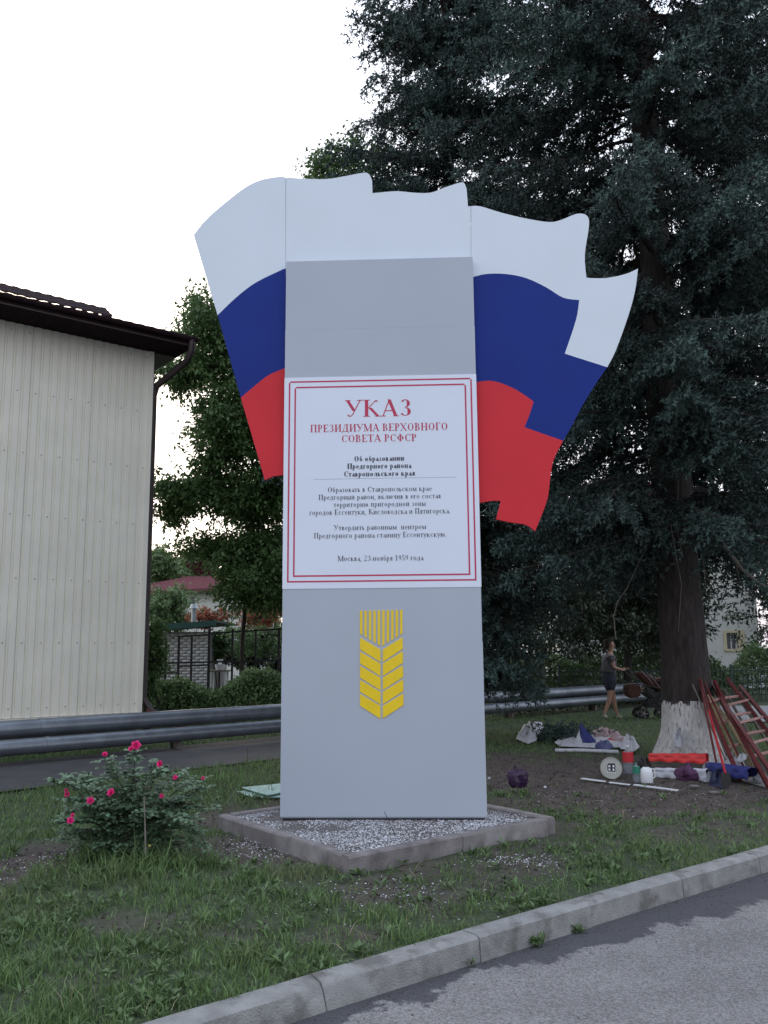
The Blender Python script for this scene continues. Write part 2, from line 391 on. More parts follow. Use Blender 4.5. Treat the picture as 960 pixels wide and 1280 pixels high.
# kerb of separate stones
kr = empty('kerb', (0, 0, 0), None, None); kr['kind'] = 'structure'
joint_px = [(385, 1222), (575, 1163), (713, 1124), (830, 1093), (925, 1066)]
jx = [G(a, b, .03).x for a, b in joint_px]
st_ = jx[1] - jx[0]
jxs = [jx[0] - k * .72 for k in range(7, 0, -1)] + jx
while jxs[-1] < 9: jxs.append(jxs[-1] + .66)
def kpt(x, off, z):
    d = float(np.polyval(np.polyder(cf), min(max(x, X0), X1))); n_ = Vector((d, -1, 0)).normalized()
    return Vector((x, float(kerb_y(x)), z)) + n_ * off
r_ = random.Random(3)
for i in range(len(jxs) - 1):
    a, b = jxs[i] + .0015, jxs[i + 1] - .0015
    dz = r_.uniform(-.005, .005); do = r_.uniform(-.005, .005)
    secs = []; K = 7
    for k in range(K):
        t = k / (K - 1); x = a + (b - a) * t
        chip = 0
        if abs(x - jx[0]) < .02: chip = .028
        def q(off, z): return kpt(x, off + do, z + dz + r_.uniform(-.0015, .0015))
        secs.append([q(0, -.3), q(0, .028), q(.014, .036), q(.118 - chip, .036 - chip * .5), q(.142 - chip, .022 - chip), q(.150, -.10), q(.150, -.3)])
    v = [p for s_ in secs for p in s_]; f = []
    for k in range(K - 1):
        for j in range(6): f.append((k * 7 + j, k * 7 + j + 1, k * 7 + 8 + j, k * 7 + 7 + j))
    f.append(tuple(range(7))); f.append(tuple((K - 1) * 7 + j for j in range(6, -1, -1)))
    MB().add(v, f).build('kerb_stone', M['kerb'], kr, smooth=True)

def strip(name, pts, wd, z, mt):
    v = []; f = []
    for i, p in enumerate(pts):
        p = Vector(p); d = (Vector(pts[min(i + 1, len(pts) - 1)]) - Vector(pts[max(i - 1, 0)])).normalized(); nn = Vector((-d.y, d.x, 0))
        for k in range(3): v.append(p + nn * wd * (k / 2) + Vector((0, 0, z)))
    for i in range(len(pts) - 1):
        for k in range(2): f.append((i * 3 + k, i * 3 + k + 1, i * 3 + k + 4, i * 3 + k + 3))
    o = MB().add(v, f).build(name, mt); tag(o, kind='structure'); return o
M['path'] = mat('old_path_asphalt', (.05, .05, .054), .9, .2, 3, .4, 60)
pa = G(350, 950, 0); pdir = Vector((.69, .73, 0)).normalized()
strip('path', [pa + pdir * t for t in (-40, -20, -10, -5, 0, 3.6)], 2.6, .022, M['path'])

def ragged(mt, zcut):
    n = mt.node_tree.nodes; l = mt.node_tree.links.new; b = n['Principled BSDF']; src = b.inputs['Base Color'].links[0].from_socket
    g = n.new('ShaderNodeNewGeometry'); sp_ = n.new('ShaderNodeSeparateXYZ'); l(g.outputs['Position'], sp_.inputs[0])
    mp = n.new('ShaderNodeMapping'); mp.inputs['Scale'].default_value = (1, 1, .35); l(g.outputs['Position'], mp.inputs[0])
    nz = n.new('ShaderNodeTexNoise'); nz.inputs['Scale'].default_value = 22; nz.inputs['Detail'].default_value = 6; l(mp.outputs[0], nz.inputs[0])
    m1 = n.new('ShaderNodeMath'); m1.operation = 'MULTIPLY_ADD'; m1.inputs[1].default_value = .34; l(nz.outputs[0], m1.inputs[0]); l(sp_.outputs[2], m1.inputs[2])
    rp = n.new('ShaderNodeValToRGB'); rp.color_ramp.elements[0].position = zcut; rp.color_ramp.elements[1].position = zcut + .02; l(m1.outputs[0], rp.inputs[0])
    mx = n.new('ShaderNodeMix'); mx.data_type = 'RGBA'; l(rp.outputs[0], mx.inputs[0]); l(src, mx.inputs[6]); mx.inputs[7].default_value = (.05, .042, .038, 1); l(mx.outputs[2], b.inputs['Base Color'])
ragged(M['whitewash'], .94)

# ================================================================ MONUMENT
BZ = .125
SA = G(350, 1023, BZ); YAW = R(2.35)
SE = Vector((math.cos(YAW), -math.sin(YAW), 0)); SN = Vector((math.sin(YAW), math.cos(YAW), 0))   # SN points away from the viewer
def SP(px, py):
    d = ray(px, py); t = (SA - CP).dot(SN) / d.dot(SN); p = CP + d * t - SA
    return (p.dot(SE), p.z)
def SW(s, z, back=0.0): return SA + SE * s + SN * back + Vector((0, 0, z))
mon = empty('monument', SA + SE * .9, 'tall grey stele with a white decree panel and a waving white, blue and red flag', 'monument')
Wd = SP(609, 1023)[0]; Ht = SP(473, 324)[1]
def panel(name, s0, z0, s1, z1, mt, front=0.0, th=.012, bev=.002):
    b = MB(); b.prism([SW(s0, z0, front), SW(s1, z0, front), SW(s1, z1, front), SW(s0, z1, front)], SN * th); return b.build(name, mt, mon)
zs = [0.012, SP(480, 803)[1], SP(480, 735)[1], SP(480, 470)[1], SP(480, 410)[1], Ht]
b = MB(); b.prism([SW(.012, .0, .014), SW(Wd - .012, 0, .014), SW(Wd - .012, Ht - .004, .014), SW(.012, Ht - .004, .014)], SN * .45); b.build('column_body', M['grey'], mon)
panel('lower_panel', 0, zs[0], Wd, zs[1] - .0002, M['grey']); panel('lower_panel', .002, zs[1] + .0002, Wd - .004, zs[2] - .0006, M['grey'])
panel('upper_panel', .002, zs[3] + .0006, Wd - .002, zs[4] - .0003, M['grey']); panel('upper_panel', .004, zs[4] + .0003, Wd - .004, zs[5], M['grey'])
panel('decree_panel', 0, zs[2], Wd, zs[3], M['poster'], -.004, .015)
# flag plate: set 6 cm behind the column face
FB = .075
def curve(p):                        # Catmull-Rom through the pixel outline
    out = []
    for i in range(len(p) - 1):
        p0 = p[max(i - 1, 0)]; p1 = p[i]; p2 = p[i + 1]; p3 = p[min(i + 2, len(p) - 1)]
        for k in range(4):
            t = k / 4
            out.append(tuple(.5 * ((2 * p1[j]) + (-p0[j] + p2[j]) * t + (2 * p0[j] - 5 * p1[j] + 4 * p2[j] - p3[j]) * t * t + (-p0[j] + 3 * p1[j] - 3 * p2[j] + p3[j]) * t ** 3) for j in (0, 1)))
    out.append(p[-1]); return out
def flagpoly(name, px, mt):
    v = []
    for (x, y) in px:
        d = ray(x, y); t = (SA + SN * FB - CP).dot(SN) / d.dot(SN); v.append(CP + d * t)
    me = MB().prism(v, SN * .03); o = me.build(name, mt, mon); return o
topL = curve([(242, 293.8), (257, 275), (282, 253), (307, 234), (326, 225), (348, 221), (357, 221.5)])
topM = curve([(357.6, 221.5), (376, 223), (407, 223.8), (432, 220), (454, 216), (461, 217.5), (465, 225)]) + [(465.6, 242)] + curve([(466, 241.5), (495, 239), (520, 241), (539, 240.6), (557, 234), (576, 228), (581, 230), (583.4, 237.5)]) + [(585, 258), (588.4, 257.6)]
topR = curve([(589, 257.6), (601, 258), (626, 265.6), (657, 273), (686, 277.5), (701, 275), (720, 267.5), (731, 268), (736, 274), (735.6, 287.5), (731, 319), (733, 347)]) + curve([(733.2, 347.4), (757.5, 347.5), (782, 342.5), (797.5, 335.6)])[1:]
wbR = curve([(589, 347), (607.5, 342.5), (632.5, 342.5), (657.5, 347.5), (682.5, 359), (704, 372), (724, 375)]) + curve([(724, 375.2), (720, 400), (706, 442)])[1:] + [(759, 459)]
brR = curve([(589, 479), (614, 476), (639, 484), (657.5, 495), (667, 502)]) + curve([(667, 502.2), (662, 518), (655.6, 534)])[1:] + [(704, 551)]
botR = curve([(669, 664), (657.5, 656), (639, 653), (620, 649)]) + [(626, 626)] + curve([(626, 626), (614, 626), (598, 629)])[1:] + [(589, 634)]
wbL = curve([(272, 394), (295, 372), (320, 353), (355, 336), (366, 331)])
brL = curve([(301, 497), (320, 481), (335.6, 469), (354, 461), (364, 457)])
botL = [(331, 600), (342, 595), (352.5, 594), (362, 594)]
rimW = curve([(797.5, 335.6), (794, 362.5), (785.6, 394), (770, 437.5), (759, 459)])
flagpoly('white_stripe', topL + [(357, 336)] + [p for p in wbL[::-1] if p[0] < 356.5], M['white'])
flagpoly('white_stripe', [(357.25, 345)] + topM + [(588.8, 345)], M['white'])
flagpoly('white_stripe', topR + rimW[1:] + wbR[::-1][1:], M['white'])
flagpoly('blue_stripe', wbL + brL[::-1], M['blue'])
flagpoly('blue_stripe', wbR + curve([(759, 459), (742, 484), (725, 512.5), (714, 534), (704, 551)])[1:] + brR[::-1][1:], M['blue'])
flagpoly('red_stripe', brL + botL[::-1], M['red'])
flagpoly('red_stripe', brR + curve([(704, 551), (692, 575), (687.5, 600), (684, 625), (669, 664)])[1:] + botR[1:], M['red'])
# steel frame behind the flag
b = MB()
def fl(px, py, back):
    d = ray(px, py); t = (SA + SN * FB - CP).dot(SN) / d.dot(SN); return CP + d * t + SN * back
for (a, c) in [((300, 290), (700, 320)), ((330, 400), (700, 420)), ((350, 520), (660, 540))]:
    b.beam(fl(*a, .06), fl(*c, .06), .04, .04)
b.build('flag_frame', M['iron'], mon)
# bottom shadow gap base plate
b = MB(); b.prism([SW(.02, -.02, .02), SW(Wd - .02, -.02, .02), SW(Wd - .02, .0, .02), SW(.02, .0, .02)], SN * .42); b.build('foot_plate', M['iron'], mon)

# red double frame of the decree
PF = -.0055
def band(pts, wd):
    b = MB()
    for i in range(4):
        a = pts[i]; c = pts[(i + 1) % 4]
        if i % 2 == 0: q = [(a[0] - wd / 2, a[1] - wd / 2), (c[0] + wd / 2, c[1] - wd / 2), (c[0] + wd / 2, c[1] + wd / 2), (a[0] - wd / 2, a[1] + wd / 2)]
        else: 
            lo, hi = sorted((a[1], c[1])); q = [(a[0] - wd / 2, lo + wd / 2), (a[0] + wd / 2, lo + wd / 2), (a[0] + wd / 2, hi - wd / 2), (a[0] - wd / 2, hi - wd / 2)]
        b.prism([SW(s, z, PF) for s, z in q], SN * .0013)
    b.build('red_frame_line', M['ink_red'], mon)
for (x0, x1, y0, y1) in [(361, 591.2, 475.5, 726), (368.3, 584, 482.5, 719)]:
    sl = SP(x0, 600)[0]; zb = SP(480, y1)[1]; zt = SP(480, y0)[1]; sr = Wd - sl
    band([(sl, zb), (sr, zb), (sr, zt), (sl, zt)], .0135)

# ---- serif lettering drawn stroke by stroke (cap height = 1)
T_, t_ = .135, .045           # thick and thin strokes
def glyphs():
    g = {}
    def V(x, y0=0, y1=1, w=T_, sb=1, st=1):       # stem with serifs
        r = [('L', x, y0, x, y1, w)]
        if sb: r.append(('L', x - .16, y0 + .018, x + .16, y0 + .018, -.036))
        if st: r.append(('L', x - .16, y1 - .018, x + .16, y1 - .018, -.036))
        return r
    def D(x0, y0, x1, y1, w): return [('L', x0, y0, x1, y1, w)]
    def H(x0, x1, y, w=t_): return [('L', x0, y, x1, y, -w)]
    def A(cx, cy, rx, ry, a0, a1, w=T_): return [('A', cx, cy, rx, ry, a0, a1, w)]
    def S(x, y): return [('L', x - .13, y, x + .13, y, -.036)]
    g['П'] = (.86, V(.2) + V(.66) + H(.2, .66, .975, .05)); g['И'] = (.88, V(.2) + V(.68) + D(.24, .08, .64, .92, t_)); g['Й'] = (.88, g['И'][1] + A(.44, 1.16, .12, .1, 180, 360, .05))
    g['Н'] = (.88, V(.2) + V(.68) + H(.2, .68, .5)); g['Г'] = (.66, V(.2) + H(.2, .56, .97, .05) + D(.575, .76, .56, 1, .04)); g['Т'] = (.72, V(.36, st=0) + H(.04, .68, .97, .05) + D(.05, .76, .06, 1, .04) + D(.67, .76, .66, 1, .04))
    g['Е'] = (.70, V(.2, sb=0, st=0) + H(.04, .58, .975, .05) + H(.04, .62, .025, .05) + H(.2, .45, .5) + D(.58, .78, .575, 1, .04) + D(.63, .24, .61, 0, .04) + D(.45, .4, .45, .6, .035))
    g['Р'] = (.66, V(.2) + H(.2, .38, .975) + H(.2, .38, .46) + A(.36, .7175, .22, .26, -90, 90)); g['В'] = (.72, V(.2, sb=0, st=0) + H(.04, .38, .975, .045) + H(.04, .4, .025, .045) + H(.2, .38, .52) + A(.36, .75, .19, .227, -90, 90) + A(.38, .273, .24, .25, -90, 90))
    g['Ь'] = (.68, V(.2) + H(.2, .38, .52) + H(.2, .38, .025) + A(.36, .273, .22, .25, -90, 90)); g['Ы'] = (.95, g['Ь'][1] + V(.80))
    g['О'] = (.84, A(.42, .5, .34, .49, 0, 360)); g['С'] = (.76, A(.42, .5, .34, .49, 42, 318) + D(.67, .7, .69, .98, .035)); g['Э'] = (.74, A(.34, .5, .33, .49, -140, 140))
    g['Ф'] = (.92, V(.46) + A(.46, .5, .36, .30, 0, 360)); g['Ю'] = (1.12, V(.2) + H(.2, .5, .5) + A(.76, .5, .28, .49, 0, 360))
    g['А'] = (.84, D(.12, .02, .41, .98, t_) + D(.40, 1, .70, .02, T_) + H(.2, .62, .33) + S(.12, .018) + S(.71, .018))
    g['Л'] = (.84, D(.16, .06, .38, .97, t_) + V(.66, st=0) + H(.36, .66, .975) + S(.64, .982) + A(.1, .09, .06, .07, 150, 360, .06)); g['Д'] = (.86, D(.17, .04, .38, .97, t_) + V(.62, sb=0, st=0) + H(.34, .74, .975) + H(.04, .8, .025, .05) + D(.06, .03, .04, -.2, .045) + D(.78, .03, .80, -.2, .045))
    g['М'] = (1.04, V(.16, w=t_) + V(.88) + D(.16, .98, .5, .05, T_) + D(.5, .05, .86, .98, t_)); g['К'] = (.84, V(.2) + D(.24, .45, .58, .90, t_) + D(.36, .52, .72, .02, T_) + A(.64, .86, .09, .11, 20, 170, .07) + S(.73, .018))
    g['У'] = (.80, D(.12, .98, .42, .36, T_) + D(.70, .98, .34, .10, t_) + A(.23, .13, .12, .12, 180, 340, .075) + S(.13, .982) + S(.69, .982)); g['Х'] = (.84, D(.14, .98, .70, .02, T_) + D(.68, .98, .14, .02, t_) + S(.14, .982) + S(.68, .982) + S(.14, .018) + S(.71, .018))
    g['З'] = (.64, A(.30, .75, .22, .235, -90, 150, .13) + A(.30, .262, .26, .25, -150, 90, .14)); g['Ц'] = (.88, V(.2, sb=0) + V(.66, sb=0) + H(.06, .84, .025, .05) + D(.83, .03, .84, -.2, .045)); g['Ч'] = (.78, V(.58) + A(.42, .72, .24, .24, 180, 270, .1) + D(.18, .70, .18, .98, T_) + S(.18, .982) + H(.4, .58, .48)); g['Я'] = (.74, V(.54) + H(.34, .54, .975) + H(.34, .54, .46) + A(.36, .7175, .22, .26, 90, 270) + D(.36, .46, .12, .04, .08) + S(.1, .018))
    lo = {}
    for u, l in zip('ПИЙНГТЕВЬЫСОФЮЛДМКХЗЦЧЯЭ', 'пийнгтевьысофюлдмкхзцчяэ'):
        lo[l] = (g[u][0] * .72, [tuple([q[0]] + [c * .66 for c in q[1:5]] + ([q[5] * .82] if q[0] == 'L' else [q[5], q[6], q[7] * .82])) for q in g[u][1]])
    lo['е'] = (.52, A(.26, .33, .2, .32, 0, 320, .10) + H(.08, .44, .36)); lo['а'] = (.50, A(.22, .2, .15, .19, 20, 340, .09) + D(.37, .04, .37, .45, .10) + A(.24, .44, .14, .2, 0, 140, .08) + S(.42, .02))
    lo['б'] = (.54, A(.27, .3, .2, .3, 0, 360, .10) + A(.34, .55, .26, .4, 100, 180, .08) + D(.32, .93, .46, 1.0, .07)); lo['р'] = (.56, D(.14, -.28, .14, .66, .10) + A(.28, .33, .2, .32, -140, 140, .10) + S(.14, -.28)); lo['у'] = (.54, D(.08, .64, .28, .1, .1) + D(.46, .64, .2, -.22, .05) + A(.14, -.18, .08, .08, 180, 340, .06) + S(.08, .65) + S(.46, .65))
    lo['ф'] = (.66, D(.33, -.28, .33, .95, .10) + A(.33, .33, .25, .32, 0, 360, .09))
    g.update(lo)
    g[' '] = (.32, []); g[','] = (.28, D(.12, .08, .06, -.16, .09)); g['.'] = (.28, D(.12, 0, .12, .11, .11))
    g['1'] = (.56, V(.28, st=0, w=.11) + D(.12, .84, .28, .97, .06)); g['2'] = (.58, A(.28, .74, .2, .24, -20, 160, .10) + D(.45, .62, .08, .06, .06) + H(.06, .5, .05, .1)); g['3'] = (.56, g['З'][1]); g['5'] = (.56, A(.24, .32, .24, .31, -150, 110, .11) + D(.14, .56, .16, .98, .05) + H(.14, .46, .94, .1)); g['9'] = (.58, A(.28, .68, .2, .3, 0, 360, .10) + A(.14, .6, .34, .58, -70, 10, .09))
    return g
GL = glyphs()
def text_line(name, txt, x0, x1, ybase, ycap, mt, bold=1.0, slope=0.0):
    split_ = name == 'letter'; sa = SP(x0, ybase); sb = SP(x1, ybase); zc = SP((x0 + x1) / 2, ycap)[1]; h = zc - sa[1]; z0 = (sa[1] + sb[1]) / 2; h = zc - z0
    tot = sum(GL[c][0] for c in txt); kx_ = (sb[0] - sa[0]) / tot
    b = MB(); cx = sa[0]; n = 0
    def quad(pts):
        nonlocal n
        dd = PF - .0002 * (n % 6); n += 1
        b.add([SW(p[0], p[1], dd) for p in pts], [tuple(range(len(pts)))])
    for c in txt:
        wd, st = GL[c]
        for q in st:
            if q[0] == 'L':
                _, ax, ay, bx, by, w_ = q
                if w_ < 0:
                    w_ = -w_ * min(bold, 1.4) / 2; P = [(ax, ay - w_), (bx, by - w_), (bx, by + w_), (ax, ay + w_)]
                else:
                    w_ = w_ * bold / 2; P = [(ax - w_, ay), (ax + w_, ay), (bx + w_, by), (bx - w_, by)]
                quad([(cx + x * kx_, z0 + y * h) for x, y in P])
            else:
                _, ax, ay, rx, ry, a0, a1, w_ = q; K = max(5, int((a1 - a0) / 18)); V_ = []
                for k in range(K + 1):
                    a = R(a0 + (a1 - a0) * k / K); ww = (t_ + (w_ - t_) * abs(math.cos(a)) ** 1.3) * bold if w_ > .08 else w_ * bold
                    ca, sa_ = math.cos(a), math.sin(a)
                    V_.append(((ax + rx * ca, ay + ry * sa_), (ax + (rx - ww) * ca, ay + (ry - max(.04, ww * .5)) * sa_)))
                dd = PF - .0002 * (n % 6); n += 1
                vv = [SW(cx + x * kx_, z0 + y * h, dd) for pr in V_ for x, y in pr]
                b.add(vv, [(2 * k, 2 * k + 2, 2 * k + 3, 2 * k + 1) for k in range(K)])
        cx += wd * kx_
        if split_:
            if b.v:
                me = bpy.data.meshes.new(name); me.from_pydata([tuple(p) for p in b.v], [], b.f); me.update(); link(name, me, mt, mon)
            b = MB()
    if split_: return
    me = bpy.data.meshes.new(name); me.from_pydata([tuple(p) for p in b.v], [], b.f); me.update()
    return tag(link(name, me, mt, mon), kind='stuff')
def T2(x): return 340 + x / 3.4286
def U2(y): return 460 + y / 3.4286
for (tx, x0, x1, yb, yc, mt, bd) in [
    ('УКАЗ', 313, 603, 208, 136, 'ink_red', 1.12), ('ПРЕЗИДИУМА ВЕРХОВНОГО', 163, 755, 271, 239, 'ink_red', 1.15), ('СОВЕТА РСФСР', 297, 621, 316, 285, 'ink_red', 1.15),
    ('Об образовании', 351, 568, 399, 376, 'ink_black', 1.75), ('Предгорного района', 322, 598, 431, 408, 'ink_black', 1.75), ('Ставропольского края', 307, 614, 464, 441, 'ink_black', 1.75),
    ('Образовать в Ставропольском крае', 238, 686, 530, 508, 'ink_black', 1.15), ('Предгорный район, включив в его состав', 199, 726, 562, 540, 'ink_black', 1.15), ('территорию пригородной зоны', 264, 660, 594, 572, 'ink_black', 1.15),
    ('городов Ессентуки, Кисловодска и Пятигорска.', 160, 766, 627, 604, 'ink_black', 1.15), ('Утвердить районным  центром', 265, 662, 693, 671, 'ink_black', 1.15), ('Предгорного района станицу Ессентукскую.', 179, 750, 727, 704, 'ink_black', 1.15),
    ('Москва, 23 ноября 1959 года', 281, 650, 826, 803, 'ink_black', 1.15)]:
    text_line('letter' if mt == 'ink_red' else 'small_lettering', tx, T2(x0), T2(x1), U2(yb), U2(yc), M[mt], bd)
a = SP(T2(180), U2(476)); c = SP(T2(790), U2(470)); zz = (a[1] + c[1]) / 2
MB().prism([SW(a[0], zz, PF), SW(c[0], zz, PF), SW(c[0], zz + .003, PF), SW(a[0], zz + .003, PF)], SN * .0012).build('rule_line', M['grey'], mon)
# wheat ear emblem
def E5(x, y): return SP(430 + x / 8, 750 + y / 8)
def emb(name, pts):
    q = [E5(x, y) for x, y in pts]; MB().prism([SW(s, z, -.006) for s, z in q], SN * .0085).build(name, M['yellow'], mon, bevel=.001)
for k in range(10):
    x = 160 + k * 44.5; y = 345 + (120 * (k / 4.5) if k < 5 else 120 * ((9 - k) / 4.5)); hh = 10 if k < 5 else -10
    emb('awn', [(x, 108 - k), (x + 24, 108 - k), (x + 24, y + hh), (x, y - hh)])
for k in range(5):
    y = 375 + k * 141
    emb('grain', [(160, y), (366, y + 122), (366, y + 122 + (125 if k < 4 else 128)), (160, y + 118)])
    emb('grain', [(388, y + 120), (586 + k * 2, y - 4), (588 + k * 2, y + 112), (388, y + 245)])

# ================================================================ plinth bed
cL = G(273, 1018, BZ); cFr = G(436, 1071, BZ); cR = G(694, 1021, BZ); cB = cL + cR - cFr
bed = empty('gravel_bed', (cL + cR) / 2, 'square concrete edged bed of pale stone chippings under the stele', 'gravel bed')
bed.location.z = 0; bpy.context.view_layer.update()
def kerbrow(a, c, ns, wd=.09):
    d = (c - a); l = d.length; d.normalize(); nn = Vector((-d.y, d.x, 0))
    if nn.dot((cL + cR) / 2 - a) < 0: nn = -nn
    e0 = 0
    for i, n_ in enumerate(ns):
        e1 = e0 + n_ * l
        dz = r_.uniform(-.004, .004)
        p = a + d * (e0 + .003) + Vector((0, 0, dz)); q = a + d * (e1 - .003) + Vector((0, 0, dz))
        if i == len(ns) - 1: q = q - d * (wd + .004)
        K = 5; v = []; f = []
        for k in range(K):
            c_ = p + (q - p) * (k / (K - 1))
            for (o_, z_) in ((0, -.3), (0, -.014), (.013, 0), (wd - .012, 0), (wd, -.012), (wd, -.3)):
                v.append(c_ + nn * (o_ + r_.uniform(-.0015, .0015)) + Vector((0, 0, z_ + r_.uniform(-.0015, .0015))))
        for k in range(K - 1):
            for j in range(5): f.append((k * 6 + j, k * 6 + j + 1, k * 6 + 7 + j, k * 6 + 6 + j))
        f += [tuple(range(6)), tuple((K - 1) * 6 + j for j in range(5, -1, -1))]
        MB().add(v, f).build('kerb_stone', M['kerb2'], bed, smooth=True)
        e0 = e1
kerbrow(cL, cFr, (.47, .53)); kerbrow(cFr, cR, (.5, .5)); kerbrow(cR, cB, (.5, .5)); kerbrow(cB, cL, (.5, .5))
M['bedsoil'] = mat('bed_sand', (.12, .11, .11), .95, .35, 18, 1, 60)
ins = .85
ctr = (cL + cR) / 2
q4 = [ctr + (p - ctr) * .955 for p in (cL, cFr, cR, cB)]
K = 24; V_ = []; F_ = []
for i in range(K + 1):
    for j in range(K + 1):
        u, v = i / K, j / K; p = q4[0] * (1 - u) * (1 - v) + q4[1] * u * (1 - v) + q4[2] * u * v + q4[3] * (1 - u) * v
        V_.append((p.x, p.y, BZ - .022 + .008 * float(wob(np.array(p.x), np.array(p.y), 2, 30))))
for i in range(K):
    for j in range(K): F_.append((i * (K + 1) + j, (i + 1) * (K + 1) + j, (i + 1) * (K + 1) + j + 1, i * (K + 1) + j + 1))
arr('bed_surface', V_, F_, M['bedsoil'], bed, smooth=True)
OCT = np.array([(1, 0, 0), (-1, 0, 0), (0, 1, 0), (0, -1, 0), (0, 0, 1), (0, 0, -1)], float)
OF = np.array([(0, 2, 4), (2, 1, 4), (1, 3, 4), (3, 0, 4), (2, 0, 5), (1, 2, 5), (3, 1, 5), (0, 3, 5)])
def chips(name, P, size, mt, parent, flat=.5):
    n = len(P); s = size[:, None, None] * rng.uniform(.5, 1.2, (n, 6, 1)) * OCT[None]
    s[:, :, 2] *= flat; a = rng.uniform(0, 6.3, n); ca, sa = np.cos(a)[:, None], np.sin(a)[:, None]
    x = s[:, :, 0] * ca - s[:, :, 1] * sa; y = s[:, :, 0] * sa + s[:, :, 1] * ca
    V = np.stack([x + P[:, 0:1], y + P[:, 1:2], s[:, :, 2] + P[:, 2:3]], -1).reshape(-1, 3)
    F = (OF[None] + 6 * np.arange(n)[:, None, None]).reshape(-1, 3)
    return arr(name, V, F, mt, parent, rnd=np.repeat(rng.random(n), 8))
n = 20000; u = rng.random(n); v = rng.random(n)
A4 = [np.array(p) for p in q4]
P = A4[0] * ((1 - u) * (1 - v))[:, None] + A4[1] * (u * (1 - v))[:, None] + A4[2] * (u * v)[:, None] + A4[3] * ((1 - u) * v)[:, None]
dn = wob(P[:, 0], P[:, 1], 1.2, 31) + rng.uniform(-.5, .5, n) + .35 * (P[:, 1] < SA.y)
P = P[dn > .0]; P[:, 2] = BZ - .016
o = chips('chippings', P, rng.uniform(.003, .010, len(P)), M['gravel_w'], bed); o['kind'] = 'stuff'
# spilled chippings on the ground beside the bed
pts = []
for (px, py, rx, ry, k) in [(335, 1058, 55, 16, 550), (640, 1075, 60, 12, 90), (640, 1078, 40, 10, 50), (680, 1080, 40, 14, 110), (60, 1080, 60, 22, 200), (480, 1120, 120, 30, 240), (760, 1000, 200, 30, 220)]:
    c = G(px, py); ax = abs(G(px + rx, py).x - c.x); ay = abs(G(px, py + ry).y - c.y)
    q = rng.normal(0, .55, (k, 2)); pts.append(np.stack([c.x + q[:, 0] * ax, c.y + q[:, 1] * ay], 1))
pts = np.concatenate(pts); z = gz(pts[:, 0], pts[:, 1]) + .004
o = chips('scattered_chippings', np.column_stack([pts, z]), rng.uniform(.004, .010, len(pts)), M['gravel_w'], None)
tag(o, 'pale stone chippings spilled on the grass and soil around the stele bed', 'gravel', kind='stuff')
# clods and crumbs of soil
xx = rng.uniform(-5, 7, 60000); yy = rng.uniform(4, 14, 60000); s_ = soil(xx, yy); ok = (rng.random(60000) < s_ * .45) & (yy > kerb_y(xx) + .12)
inbed = lambda x, y: np.abs((x - ctr.x) * (cFr - cL).normalized().x + (y - ctr.y) * (cFr - cL).normalized().y) * 2 < (cFr - cL).length + .05
d1 = (cFr - cL).normalized(); d2 = (cR - cFr).normalized(); l1 = (cFr - cL).length; l2 = (cR - cFr).length
def in_bed(x, y, m_=.02):
    a = np.abs((x - ctr.x) * d1.x + (y - ctr.y) * d1.y); b_ = np.abs((x - ctr.x) * d2.x + (y - ctr.y) * d2.y)
    return (a < l1 / 2 + m_) & (b_ < l2 / 2 + m_)
ok &= ~in_bed(xx, yy)
xx, yy = xx[ok], yy[ok]
o = chips('soil_crumbs', np.column_stack([xx, yy, gz(xx, yy) + .003]), rng.uniform(.004, .016, len(xx)), M['clod'], None, .7)
tag(o, 'crumbs and small clods of bare brown soil', 'soil', kind='stuff')

# ================================================================ GRASS
def blades(name, X, Y, Z, h, wd, mt, lean=.5, rn=None, parent=None):
    n = len(X); a = rng.uniform(0, 2 * np.pi, n); ln = rng.uniform(.15, 1, n) * lean; sd_ = rng.uniform(0, 2 * np.pi, n)
    dx, dy = np.cos(a), np.sin(a); bx, by = np.cos(sd_) * wd / 2, np.sin(sd_) * wd / 2
    def lvl(t, k):
        off = ln * h * t * t; zz = Z + h * t * (1 - .35 * ln * t)
        return np.stack([X + dx * off + bx * k, Y + dy * off + by * k, zz], -1), np.stack([X + dx * off - bx * k, Y + dy * off - by * k, zz], -1)
    a0, b0 = lvl(0, 1); a1, b1 = lvl(.5, .8); c, _ = lvl(1, 0)
    V = np.stack([a0, b0, a1, b1, c], 1).reshape(-1, 3)
    F = (np.array([(0, 1, 2), (1, 3, 2), (2, 3, 4)])[None] + 5 * np.arange(n)[:, None, None]).reshape(-1, 3)
    rn = rng.random(n) if rn is None else rn
    return arr(name, V, F, mt, parent, rnd=np.repeat(rn, 3))
bush_c = G(160, 1075)
Xs, Ys, Hs, Ws = [], [], [], []
N0 = 900000
yy = 3.6 + 18 * rng.random(N0) ** 1.9; xx = rng.uniform(-1, 1, N0) * (.50 * yy + .9)
dk = yy - kerb_y(xx); s_ = soil(xx, yy)
dcl = wob(xx, yy, 1.6, 12) * .5 + wob(xx, yy, 6, 13) * .4
pr = np.clip(.55 + dcl * .9, .10, 1) * np.clip(1 - s_ * 1.12, .012, 1)
pr *= np.where((yy > 14.5), .9, 1)
ok = (dk > -.03) & (rng.random(N0) < pr * .42) & ~in_bed(xx, yy)
